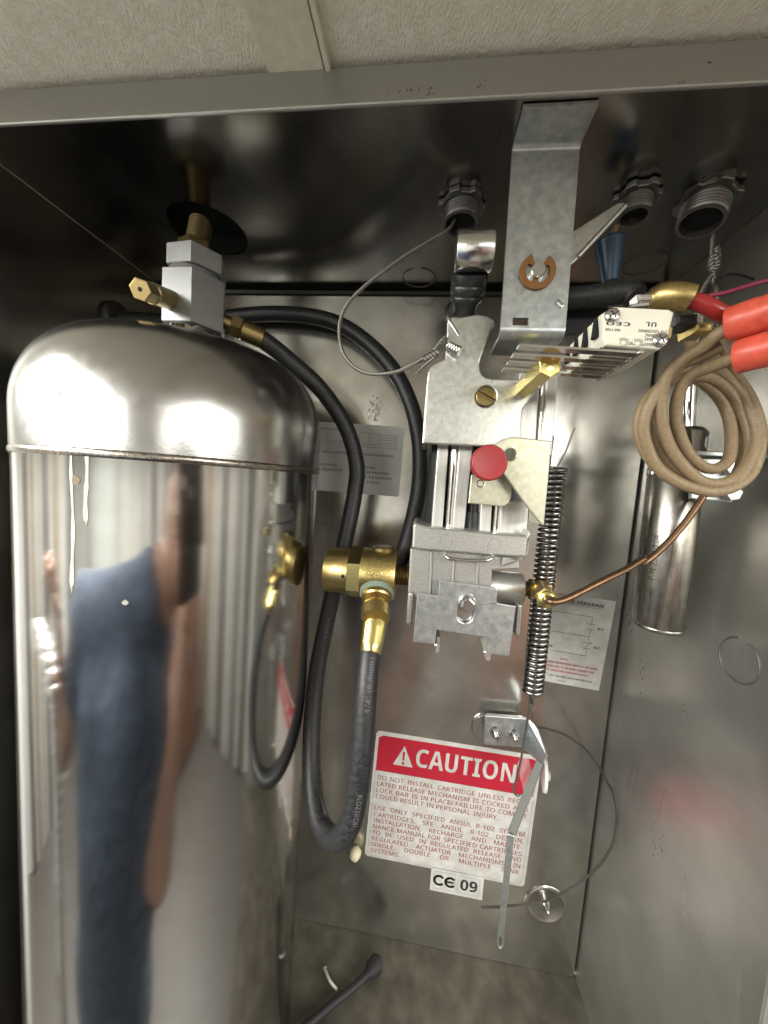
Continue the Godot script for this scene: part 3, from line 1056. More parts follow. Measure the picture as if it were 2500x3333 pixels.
func build_person() -> void:
	var t := thing("person", "person in a blue denim shirt holding up a phone, mirrored in the tank", "person", Vector3(-0.02, -1.249, 0.50))
	var hip_l := Vector3(-0.13, -0.36, 0.50)
	var hip_r := Vector3(0.06, -0.36, 0.50)
	var sh_l := Vector3(-0.15, 0.215, 0.49)
	var sh_r := Vector3(0.185, 0.215, 0.52)
	var neck := Vector3(0.16, 0.26, 0.49)
	var head := Vector3(0.305, 0.385, 0.44)
	var el_l := Vector3(-0.30, 0.0, 0.45)
	var wr_l := Vector3(-0.27, 0.20, 0.40)
	var el_r := Vector3(0.185, -0.06, 0.415)
	var wr_r := Vector3(0.275, 0.235, 0.405)
	var trunk := [[Vector3(-0.025, -0.28, 0.500), Vector3(-0.02, -0.02, 0.490), 0.125, 0.13], [Vector3(-0.02, -0.02, 0.490), Vector3(0.065, 0.12, 0.490), 0.13, 0.125],
		[sh_l, neck, 0.062, 0.055], [sh_r, neck, 0.062, 0.055], [Vector3(-0.05, 0.12, 0.485), Vector3(-0.11, -0.2, 0.495), 0.1, 0.085], [Vector3(0.18, 0.12, 0.495), Vector3(0.09, -0.2, 0.495), 0.1, 0.085]]
	var arms := [[sh_l, el_l, 0.054, 0.043], [el_l, wr_l, 0.043, 0.027], [sh_r, el_r, 0.056, 0.050], [el_r, wr_r, 0.050, 0.030]]
	var legs := [[hip_l, Vector3(-0.13, -0.78, 0.485), 0.088, 0.06], [Vector3(-0.13, -0.78, 0.485), Vector3(-0.13, -1.17, 0.515), 0.058, 0.042], [hip_r, Vector3(0.09, -0.78, 0.485), 0.088, 0.06], [Vector3(0.09, -0.78, 0.485), Vector3(0.09, -1.17, 0.515), 0.058, 0.042], [hip_l, hip_r, 0.1, 0.1]]
	var skull := [[head + Vector3(0, 0.02, 0.012), head + Vector3(0, -0.01, 0.0), 0.085, 0.075], [head + Vector3(0, -0.06, -0.03), head + Vector3(0, -0.02, -0.02), 0.045, 0.06], [neck, head + Vector3(0, -0.06, 0.02), 0.058, 0.052],
		[head + Vector3(0, 0.0, -0.085), head + Vector3(0, -0.028, -0.098), 0.010, 0.014], [head + Vector3(-0.08, -0.01, 0.01), head + Vector3(-0.083, -0.03, 0.008), 0.016, 0.010], [head + Vector3(0.08, -0.01, 0.01), head + Vector3(0.083, -0.03, 0.008), 0.016, 0.010]]
	var feet := [[Vector3(-0.13, -1.2, 0.525), Vector3(-0.135, -1.225, 0.365), 0.04, 0.024], [Vector3(0.09, -1.2, 0.525), Vector3(0.1, -1.225, 0.365), 0.04, 0.024]]
	var g := nets(trunk + arms + legs + skull + feet, 0.016, 0.03)
	var palm_r := Vector3(0.268, 0.315, 0.368)
	var palm_l := Vector3(-0.265, 0.265, 0.375)
	var hr := nets(hand_bones(wr_r + Vector3(-0.004, 0.02, -0.008), palm_r, Vector3(0.25, 0.2, 0.5).normalized(), Vector3(-1, 0.3, 0.05).normalized()), 0.005, 0.008)
	var hl := nets(hand_bones(wr_l + Vector3(0.008, 0.018, -0.018), palm_l, Vector3(1, 0, 0), Vector3(0, -0.6, -1).normalized()), 0.005, 0.008)
	for h in [hr, hl]:
		g.v.append_array(h.v); g.n.append_array(h.n); g.uv.append_array(h.uv)
	part("body", g, M.skin, t)
	var grown := []
	for b in trunk: grown.append([b[0], b[1], b[2] + 0.012, b[3] + 0.012])
	grown.append([sh_l, sh_l.lerp(el_l, 0.4), 0.066, 0.064])
	grown.append([sh_r, sh_r.lerp(el_r, 0.4), 0.068, 0.066])
	part("shirt", nets(grown, 0.016, 0.03), M.denim, t)
	var trousers := []
	for b in legs: trousers.append([b[0], b[1], b[2] + 0.014, b[3] + 0.018])
	part("trousers", nets(trousers, 0.018, 0.03), M.denim, t)
	var hair := [[head + Vector3(0, 0.035, 0.022), head + Vector3(0, 0.0, 0.03), 0.084, 0.078]]
	part("hair", nets(hair, 0.012, 0.02), M.hair, t)
	var shoes := []
	for b in feet: shoes.append([b[0], b[1], b[2] + 0.008, b[3] + 0.008])
	part("shoes", nets(shoes, 0.014, 0.02), M.hair, t)
	var face := Geo.new()
	for s in [-1, 1]:
		lathe(face, [Vector2(0.009, 0), Vector2(0.006, 0.004), Vector2(0, 0.006)], axes(head + Vector3(s * 0.03, 0.004, -0.068), Vector3(0, 0, -1)), 12, true)
	part("eyes", face, M.phone_black, t)
	var ph := thing("phone", "dark phone held up in front of the cabinet, mirrored in the tank", "phone", Vector3(0.226, 0.300, 0.313))
	var pb := Geo.new()
	var tilt := Transform3D(Basis(Vector3(0.99091, 0.06800, -0.11608), Vector3(-0.07702, 0.99420, -0.07509), Vector3(0.11030, 0.08335, 0.99040)).orthonormalized(), Vector3(0.2245, 0.4377, 0.2977))
	var shape := []
	for q in [[0.034, -0.128, -PI / 2], [0.034, 0.016, 0.0], [-0.022, 0.016, PI / 2], [-0.022, -0.128, PI]]:
		for i in 6:
			var a: float = q[2] + PI / 2 * i / 5.0
			shape.append(Vector2(q[0], q[1]) + Vector2(cos(a), sin(a)) * 0.009)
	prism(pb, shape, 0.008, 0.016, 0.0012, 0.0012, tilt)
	part("case", pb, M.phone_black, ph)
	var lens := Geo.new()
	for q in [Vector2(0.0, -0.022), Vector2(0.0, 0.0), Vector2(-0.02, -0.011)]:
		lathe(lens, [Vector2(0.0075, 0.0079), Vector2(0.0075, 0.0066), Vector2(0, 0.0066)], tilt * Transform3D(Basis(), Vector3(q.x, q.y, 0)), 20)
	part("lenses", lens, M.rod_steel, ph)

# ---- labels stuck on the back panel ----
func sheet(tl: Vector3, tr: Vector3, bl: Vector3) -> Array:
	var x := (tr - tl).normalized()
	var y := (tl - bl)
	var h := y.length()
	return [Transform3D(Basis(x, y / h, Vector3(0, 0, 1)), Vector3(tl.x, tl.y, 0.0)), tl.distance_to(tr), h]

func rounded(x0: float, y0: float, x1: float, y1: float, r: float, k := 6) -> Array:
	var out := []
	for q in [[x1 - r, y0 + r, -PI / 2], [x1 - r, y1 - r, 0.0], [x0 + r, y1 - r, PI / 2], [x0 + r, y0 + r, PI]]:
		for i in k:
			var a: float = q[2] + PI / 2 * i / (k - 1.0)
			out.append(Vector2(q[0], q[1]) + Vector2(cos(a), sin(a)) * r)
	return out

func stroke(g: Geo, xf: Transform3D, a: Vector2, b: Vector2, w: float) -> void:
	var d := (b - a).normalized() * w / 2.0
	var n := Vector2(-d.y, d.x)
	var q := []
	for c in [a - d - n, b + d - n, b + d + n, a - d + n]:
		q.append(xf * Vector3(c.x, c.y, 0))
	g.quad(q[0], q[1], q[2], q[3], xf.basis.z)

func frame_line(g: Geo, xf: Transform3D, poly: Array, w: float) -> void:
	for i in poly.size():
		stroke(g, xf, poly[i], poly[(i + 1) % poly.size()], w)

func justified(g: Geo, text: String, font: Font, xf: Transform3D, x: float, y: float, w: float, h: float, wide := 1.12) -> void:
	var words := text.split(" ", false)
	var c := cap(font)
	var k := h / (c.y - c.x)
	var sizes := []
	var total := 0.0
	for s in words:
		var L := letters(s, font)
		var z: float = (L[2] - L[1]) * k * wide
		sizes.append(z)
		total += z
	var gap := (w - total) / maxf(words.size() - 1, 1)
	if gap < h * 0.35 and words.size() > 1:
		var f := (w - h * 0.45 * (words.size() - 1)) / total
		for i in sizes.size(): sizes[i] *= f
		gap = h * 0.45
	var at := x
	for i in words.size():
		line(g, words[i], font, xf, at, y, sizes[i], h)
		at += sizes[i] + gap

func build_labels() -> void:
	var up := Vector3(0, 0, 0.00055)
	# caution label
	var S := sheet(Vector3(0.19845, 0.20955, 0), Vector3(0.34609, 0.20816, 0), Vector3(0.19531, 0.08201, 0))
	var xf: Transform3D = S[0]
	var w: float = S[1]
	var h: float = S[2]
	var t := thing("caution_label", "white caution label with red heading, stuck low on the back panel", "label", xf.origin)
	var g := Geo.new()
	prism(g, rounded(0, -h, w, 0, 0.0035), 0.0, 0.0003, 0.0, 0.0, xf)
	part("label_sheet", g, M.paper_white, t)
	var on := Transform3D(xf.basis, xf.origin + up)
	var red := Geo.new()
	prism(red, [Vector2(0.018 * w, -0.305 * h), Vector2(0.982 * w, -0.305 * h), Vector2(0.982 * w, -0.05 * h), Vector2(0.955 * w, -0.03 * h), Vector2(0.045 * w, -0.03 * h), Vector2(0.018 * w, -0.05 * h)], 0.00032, 0.00040, 0.0, 0.0, xf)
	part("red_heading", red, M.ink_red, t)
	var white := Geo.new()
	line(white, "CAUTION", bold, on, 0.262 * w, -0.226 * h, 0.60 * w, 0.138 * h)
	var tri := [Vector2(0.122 * w, -0.237 * h), Vector2(0.246 * w, -0.237 * h), Vector2(0.184 * w, -0.084 * h)]
	prism(white, tri, 0.00045, 0.0005, 0.0, 0.0, xf)
	part("heading_letters", white, M.paper_white, t)
	var bang := Geo.new()
	var on2 := Transform3D(xf.basis, xf.origin + up + Vector3(0, 0, 0.0001))
	line(bang, "!", bold, on2, 0.1765 * w, -0.225 * h, 0.015 * w, 0.098 * h)
	part("exclamation_mark", bang, M.ink_red, t)
	var ink := Geo.new()
	var rows := ["DO NOT INSTALL CARTRIDGE UNLESS REGU-", "LATED RELEASE MECHANISM IS COCKED AND", "LOCK BAR IS IN PLACE! FAILURE TO COMPLY", "COULD RESULT IN PERSONAL INJURY.", "USE ONLY SPECIFIED ANSUL R-102 SYSTEM", "CARTRIDGES. SEE ANSUL R-102 DESIGN,", "INSTALLATION, RECHARGE AND MAINTE-", "NANCE MANUAL FOR SPECIFIED CARTRIDGES", "TO BE USED IN REGULATED RELEASE AND", "REGULATED ACTUATOR MECHANISMS IN", "SINGLE, DOUBLE OR MULTIPLE TANK", "SYSTEMS."]
	var base := [0.372, 0.424, 0.473, 0.522, 0.614, 0.667, 0.716, 0.766, 0.814, 0.862, 0.910, 0.960]
	for i in 12:
		justified(ink, rows[i], regular, on, 0.035 * w, -base[i] * h, (0.76 if i == 3 else 0.19 if i == 11 else 0.925) * w, 0.0335 * h)
	part("text_lines", ink, M.ink_text, t)
	var edge := Geo.new()
	frame_line(edge, on, rounded(0.018 * w, -0.985 * h, 0.982 * w, -0.30 * h, 0.0025), 0.0002)
	part("border_line", edge, M.ink_grey, t)
	# conformity and year label
	S = sheet(Vector3(0.25893, 0.08297, 0), Vector3(0.30721, 0.08275, 0), Vector3(0.25906, 0.05995, 0))
	xf = S[0]; w = S[1]; h = S[2]
	xf.origin.z = 0.0005
	t = thing("conformity_label", "small white label with a CE mark and 09 below the caution label", "label", xf.origin)
	g = Geo.new()
	prism(g, rounded(0, -h, w, 0, 0.0005), 0.0, 0.0003, 0.0, 0.0, xf)
	part("label_sheet", g, M.paper_white, t)
	on = Transform3D(xf.basis, xf.origin + Vector3(0, 0, 0.0005))
	ink = Geo.new()
	for k in 2:
		var cx := (0.165 + 0.215 * k) * w
		var r := 0.19 * h
		var a0 := 0.9
		for i in 20:
			var a := a0 + (TAU - 2 * a0) * i / 20.0
			var b := a0 + (TAU - 2 * a0) * (i + 1) / 20.0
			stroke(ink, on, Vector2(cx, -0.49 * h) + Vector2(cos(a), sin(a)) * r, Vector2(cx, -0.49 * h) + Vector2(cos(b), sin(b)) * r, 0.095 * h)
		if k == 1:
			stroke(ink, on, Vector2(cx - r, -0.49 * h), Vector2(cx + r * 0.45, -0.49 * h), 0.085 * h)
	line(ink, "09", bold, on, 0.57 * w, -0.72 * h, 0.32 * w, 0.46 * h)
	part("mark", ink, M.ink_black, t)
	edge = Geo.new()
	frame_line(edge, on, rounded(0.06 * w, -0.86 * h, 0.47 * w, -0.11 * h, 0.0016), 0.00018)
	frame_line(edge, on, rounded(0.52 * w, -0.86 * h, 0.93 * w, -0.11 * h, 0.0016), 0.00018)
	part("frame_line", edge, M.ink_grey, t)
	# wiring diagram label
	S = sheet(Vector3(0.33051, 0.35664, 0), Vector3(0.38989, 0.35325, 0), Vector3(0.32579, 0.27812, 0))
	xf = S[0]; w = S[1]; h = S[2]
	t = thing("wiring_label", "white wiring diagram label behind the long spring at the right", "label", xf.origin)
	g = Geo.new()
	prism(g, rounded(0, -h, w, 0, 0.0004), 0.0, 0.0003, 0.0, 0.0, xf)
	part("label_sheet", g, M.paper_white, t)
	on = Transform3D(xf.basis, xf.origin + Vector3(0, 0, 0.0005))
	ink = Geo.new()
	line(ink, "WIRING DIAGRAM", bold, on, 0.16 * w, -0.091 * h, 0.69 * w, 0.037 * h)
	stroke(ink, on, Vector2(0.16 * w, -0.106 * h), Vector2(0.85 * w, -0.106 * h), 0.00025)
	line(ink, "BLACK", bold, on, 0.03 * w, -0.16 * h, 0.17 * w, 0.026 * h)
	line(ink, "BROWN", bold, on, 0.07 * w, -0.606 * h, 0.2 * w, 0.026 * h)
	line(ink, "N.O.", bold, on, 0.825 * w, -0.335 * h, 0.095 * w, 0.028 * h)
	line(ink, "N.C.", bold, on, 0.825 * w, -0.545 * h, 0.095 * w, 0.028 * h)
	for s in [[0.05, 0.205, 0.735, 0.205], [0.735, 0.205, 0.735, 0.283], [0.675, 0.285, 0.785, 0.285], [0.675, 0.34, 0.785, 0.34], [0.735, 0.34, 0.735, 0.495], [0.05, 0.425, 0.735, 0.425], [0.675, 0.495, 0.785, 0.495], [0.675, 0.555, 0.785, 0.555], [0.69, 0.578, 0.775, 0.475], [0.735, 0.555, 0.735, 0.64], [0.05, 0.64, 0.735, 0.64]]:
		stroke(ink, on, Vector2(s[0] * w, -s[1] * h), Vector2(s[2] * w, -s[3] * h), 0.0003)
	line(ink, "L250  *  1 HP 125 VAC OR 2 HP 250 VAC", bold, on, 0.1 * w, -0.927 * h, 0.79 * w, 0.02 * h)
	line(ink, "197317579", regular, on, 0.40 * w, -0.972 * h, 0.13 * w, 0.014 * h)
	part("diagram", ink, M.ink_black, t)
	red = Geo.new()
	line(red, "NOTE:", bold, on, 0.41 * w, -0.728 * h, 0.11 * w, 0.020 * h)
	line(red, "FOR ALARM INITIATING SWITCH, NO WIRE", bold, on, 0.11 * w, -0.777 * h, 0.82 * w, 0.022 * h)
	line(red, "CONNECTIONS ARE TO BE MADE INSIDE THIS", bold, on, 0.06 * w, -0.823 * h, 0.83 * w, 0.022 * h)
	line(red, "CONTROL HEAD/RELEASING DEVICE.", bold, on, 0.11 * w, -0.868 * h, 0.71 * w, 0.022 * h)
	part("note_lines", red, M.ink_red, t)
	# grey switch label behind the hoses
	S = sheet(Vector3(0.12251, 0.48788, 0), Vector3(0.20415, 0.48715, 0), Vector3(0.12178, 0.42763, 0))
	xf = S[0]; w = S[1]; h = S[2]
	t = thing("switch_label", "grey printed switch label on the back panel behind the black hose beside the tank", "label", xf.origin)
	g = Geo.new()
	prism(g, rounded(0, -h, w, 0, 0.0022), 0.0, 0.0003, 0.0, 0.0, xf)
	part("label_sheet", g, M.paper_grey, t)
	on = Transform3D(xf.basis, xf.origin + Vector3(0, 0, 0.0005))
	ink = Geo.new()
	for b in [[0.18, 0.11, 0.36, 0.27, 0.015], [0.53, 0.12, 0.64, 0.28, 0.002], [0.64, 0.12, 0.74, 0.28, 0.002], [0.74, 0.14, 0.93, 0.18, 0.002], [0.74, 0.21, 0.93, 0.25, 0.002], [0.58, 0.28, 0.93, 0.32, 0.002], [0.31, 0.29, 0.42, 0.34, 0.002]]:
		frame_line(ink, on, rounded(b[0] * w, -b[3] * h, b[2] * w, -b[1] * h, b[4] * 0.3 * w), 0.0003)
	stroke(ink, on, Vector2(0.05 * w, -0.09 * h), Vector2(0.45 * w, -0.09 * h), 0.0005)
	line(ink, "SEE INSTALLATION INSTRUCTIONS IN MANUAL", bold, on, 0.05 * w, -0.445 * h, 0.86 * w, 0.036 * h)
	line(ink, "RATINGS", bold, on, 0.11 * w, -0.63 * h, 0.19 * w, 0.036 * h)
	line(ink, "5A RESISTIVE", bold, on, 0.07 * w, -0.70 * h, 0.30 * w, 0.036 * h)
	line(ink, "RATING", bold, on, 0.55 * w, -0.63 * h, 0.17 * w, 0.036 * h)
	line(ink, "UL APPROVED", bold, on, 0.55 * w, -0.70 * h, 0.33 * w, 0.036 * h)
	line(ink, "21A RESISTIVE", bold, on, 0.55 * w, -0.77 * h, 0.36 * w, 0.036 * h)
	line(ink, "OR LOAD", bold, on, 0.55 * w, -0.84 * h, 0.23 * w, 0.036 * h)
	part("print", ink, M.ink_grey, t)

# ---- hoses ----
func build_hoses() -> void:
	var a := spline([Vector3(0.10606, 0.52982, 0.072), Vector3(0.11211, 0.52675, 0.068), Vector3(0.12224, 0.52011, 0.06), Vector3(0.14345, 0.50366, 0.05), Vector3(0.16247, 0.47906, 0.044), Vector3(0.17277, 0.45162, 0.043), Vector3(0.17361, 0.43082, 0.046), Vector3(0.17039, 0.39959, 0.05), Vector3(0.16445, 0.36129, 0.054), Vector3(0.16028, 0.32767, 0.06), Vector3(0.15805, 0.29917, 0.067), Vector3(0.1594, 0.27096, 0.077), Vector3(0.16355, 0.24968, 0.088), Vector3(0.16883, 0.23663, 0.098), Vector3(0.17637, 0.2295, 0.109), Vector3(0.18418, 0.23026, 0.117), Vector3(0.19099, 0.23566, 0.123), Vector3(0.19667, 0.24573, 0.127), Vector3(0.20079, 0.26127, 0.129), Vector3(0.20247, 0.28305, 0.129), Vector3(0.20279, 0.29997, 0.127), Vector3(0.20184, 0.32213, 0.121), Vector3(0.20133, 0.33469, 0.115), Vector3(0.20139, 0.34198, 0.11)], 10)
	var t := thing("hose", "black rubber hose looping from the tank top down to the brass regulator", "hose", a[0], "black rubber hoses")
	var g := Geo.new()
	tube(g, a, 0.0060, 20)
	part("rubber_sleeve", g, M.rubber, t)
	var total := 0.0
	for i in a.size() - 1: total += (a[i] as Vector3).distance_to(a[i + 1])
	var pr := Geo.new()
	wrapped(pr, "HORIZON", bold, a, 0.00608, total - 0.088, 0.0028, Vector3(0.35, 0.1, 1), 1.05)
	wrapped(pr, "1/4\" (6.4mm)", bold, a, 0.00608, total - 0.030, 0.0030, Vector3(0.35, 0.1, 1), 1.0)
	wrapped(pr, "50 VZ 09  A", bold, a, 0.00608, total - 0.262, 0.0022, Vector3(0.2, 0.1, 1), 1.0, 0.2)
	part("print", pr, M.print_pale, t)
	var br := Geo.new()
	var d0: Vector3 = a[0]
	var ax := axes(d0, Vector3(0.08709, 0.53521, 0.081) - d0, Vector3.UP)
	lathe(br, [Vector2(0, -0.004), Vector2(0.0068, -0.004), Vector2(0.0068, 0.009), Vector2(0.0055, 0.0095), Vector2(0, 0.0095)], ax, 24)
	hexagon(br, 0.0072, 0.0096, 0.016, ax, 0.2, 0.0005)
	lathe(br, [Vector2(0.0045, 0.016), Vector2(0.0045, 0.030), Vector2(0, 0.03)], ax, 20)
	part("brass_fitting", br, M.brass_dull, t)
	var fe := Geo.new()
	var k := a.size() - 1
	var fx := axes(a[k], a[k] - a[k - 3], Vector3(0, 0, 1))
	lathe(fe, [Vector2(0.0060, -0.002), Vector2(0.0064, -0.0015), Vector2(0.0066, 0.003), Vector2(0.0072, 0.012), Vector2(0.0076, 0.0158), Vector2(0.0072, 0.0178), Vector2(0.0058, 0.019), Vector2(0, 0.019)], fx, 32, true)
	part("crimped_ferrule", fe, M.brass_bright, t)
	var b := spline([Vector3(-0.0233, 0.55041, 0.04743)] + [Vector3(-0.01395, 0.55513, 0.036), Vector3(0.00583, 0.56206, 0.02), Vector3(0.03877, 0.56804, 0.013), Vector3(0.07552, 0.5724, 0.012), Vector3(0.10839, 0.57196, 0.013), Vector3(0.14083, 0.56599, 0.015), Vector3(0.1692, 0.55007, 0.018), Vector3(0.1936, 0.52678, 0.022), Vector3(0.20878, 0.50145, 0.026), Vector3(0.21787, 0.47281, 0.031), Vector3(0.2208, 0.44454, 0.036), Vector3(0.21929, 0.42012, 0.042), Vector3(0.21443, 0.39302, 0.05), Vector3(0.20898, 0.37472, 0.055)], 8)
	var t2 := thing("hose", "black rubber hose from the left wall curving behind the tank top to the release casting", "hose", b[0], "black rubber hoses")
	g = Geo.new()
	tube(g, b, 0.0060, 20)
	part("rubber_sleeve", g, M.rubber, t2)
	total = 0.0
	for i in b.size() - 1: total += (b[i] as Vector3).distance_to(b[i + 1])
	pr = Geo.new()
	wrapped(pr, "HORIZON", bold, b, 0.00608, total - 0.070, 0.0026, Vector3(-0.1, -0.1, 1), 1.2)
	part("print", pr, M.print_pale, t2)
	var gr := Geo.new()
	lathe(gr, [Vector2(0.0125, 0), Vector2(0.0125, 0.003), Vector2(0.0105, 0.0045), Vector2(0.0062, 0.005), Vector2(0, 0.005)], axes(b[0], Vector3(1, 0, 0)), 28, true)
	part("grommet", gr, M.rubber, t2)

# ---- the hanging strap ----
func bend(g: Geo, x0: float, x1: float, c: Vector2, r: float, thick: float, a0: float, a1: float) -> void:
	# quarter bend of a sheet about a line along x; c is (y, z)
	var k := 10
	for i in k:
		var p := a0 + (a1 - a0) * i / k
		var q := a0 + (a1 - a0) * (i + 1) / k
		for o in [r, r - thick]:
			var s := 1.0 if o == r else -1.0
			var n0 := Vector3(0, cos(p), sin(p)) * s
			var n1 := Vector3(0, cos(q), sin(q)) * s
			var A := Vector3(x0, c.x + cos(p) * o, c.y + sin(p) * o)
			var B := Vector3(x1, A.y, A.z)
			var D := Vector3(x0, c.x + cos(q) * o, c.y + sin(q) * o)
			var C := Vector3(x1, D.y, D.z)
			g.tri(A, B, C, n0, n0, n1)
			g.tri(A, C, D, n0, n1, n1)
		for x in [x0, x1]:
			g.quad(Vector3(x, c.x + cos(p) * r, c.y + sin(p) * r), Vector3(x, c.x + cos(q) * r, c.y + sin(q) * r), Vector3(x, c.x + cos(q) * (r - thick), c.y + sin(q) * (r - thick)), Vector3(x, c.x + cos(p) * (r - thick), c.y + sin(p) * (r - thick)), Vector3(-1 if x == x0 else 1, 0, 0))

func build_strap() -> void:
	var z := 0.12
	var t := thing("hanger_strap", "wide galvanized steel strap bent down from the cabinet top in front of the release", "bracket", Vector3(0.26825, 0.5985, 0.12))
	var x0 := 0.2545
	var x1 := 0.2848
	var y1 := HIGH - 0.0045
	var y0 := 0.5172
	var g := Geo.new()
	var slot := [Vector2(0.26098, 0.51803), Vector2(0.26851, 0.51789), Vector2(0.26814, 0.52158), Vector2(0.26064, 0.52158)]
	prism(g, pierced([Vector2(x0 + 0.001, y0), Vector2(x1 + 0.0008, y0), Vector2(x1 - 0.0015, y1), Vector2(x0 - 0.0012, y1)], [slot]), z - 0.0018, z)
	bend(g, x0 - 0.0012, x1 - 0.0015, Vector2(y1, z + 0.0022), 0.004, 0.0018, -PI / 2, 0.0)
	box(g, Vector3(x0 - 0.0012, y1 + 0.0022, z + 0.0022), Vector3(x1 - 0.0015, y1 + 0.004, DEEP - 0.003))
	part("plate", g, M.galvanized, t)
	var f := Geo.new()
	bend(f, x0 + 0.001, x1 + 0.0008, Vector2(y0, z - 0.0045), 0.0045, 0.0018, PI / 2, PI)
	box(f, Vector3(x0 + 0.001, y0 - 0.0045, 0.096), Vector3(x1 + 0.0008, y0 - 0.0027, z - 0.0045))
	part("bottom_flange", f, M.galvanized, t)
	var c := Vector2(0.26982, 0.54222)
	var R := 0.00827
	var clip := []
	var a0 := 2.0
	var a1 := 2.0 + TAU - 1.0
	for i in 33:
		var a := a0 + (a1 - a0) * i / 32.0
		clip.append(c + Vector2(cos(a), sin(a)) * R)
	for i in 33:
		var a := a1 + (a0 - a1) * i / 32.0
		var q := absf(wrapf(a - 2.0, 0, TAU) - 0.0)
		var inner := 0.66
		for tooth in [2.05, 4.62, 7.2]:
			if absf(a - tooth) < 0.33: inner = 0.44
		clip.append(c + Vector2(cos(a), sin(a)) * R * inner)
	var cg := Geo.new()
	prism(cg, clip, z + 0.0004, z + 0.0016, 0.0003)
	part("retaining_clip", cg, M.rust_clip, t, "rusty brown retaining clip")
	var pg := Geo.new()
	lathe(pg, [Vector2(0.43 * R, -0.02), Vector2(0.43 * R, 0.0022), Vector2(0.36 * R, 0.0030), Vector2(0, 0.0030)], Transform3D(Basis(), Vector3(c.x, c.y, z)), 24)
	part("pin", pg, M.zinc_bright, t)
	# brace from the strap to the cabinet top
	var br := Geo.new()
	prism(br, [Vector2(0.28437, 0.56663), Vector2(0.28601, 0.55127), Vector2(0.29187, 0.5562), Vector2(0.31143, 0.57907), Vector2(0.311, 0.58267), Vector2(0.30798, 0.58231), Vector2(0.29856, 0.57613)], 0.105, 0.107, 0.0004)
	var lip := [Vector3(0.29217, 0.55737, 0.107), Vector3(0.31155, 0.58089, 0.107)]
	tube(br, lip, 0.0012, 8)
	part("brace", br, M.yoke_zinc, t)
	# black insulating sheet behind the switches
	var ins := Geo.new()
	prism(ins, [Vector2(0.28498, 0.5409), Vector2(0.3165, 0.54114), Vector2(0.30414, 0.52474), Vector2(0.29105, 0.52214), Vector2(0.28695, 0.52206)], 0.099, 0.0998, 0.0002)
	var it := single("insulating_sheet", ins, M.black_plastic, "black insulating sheet between the strap and the cream switches", "sheet")

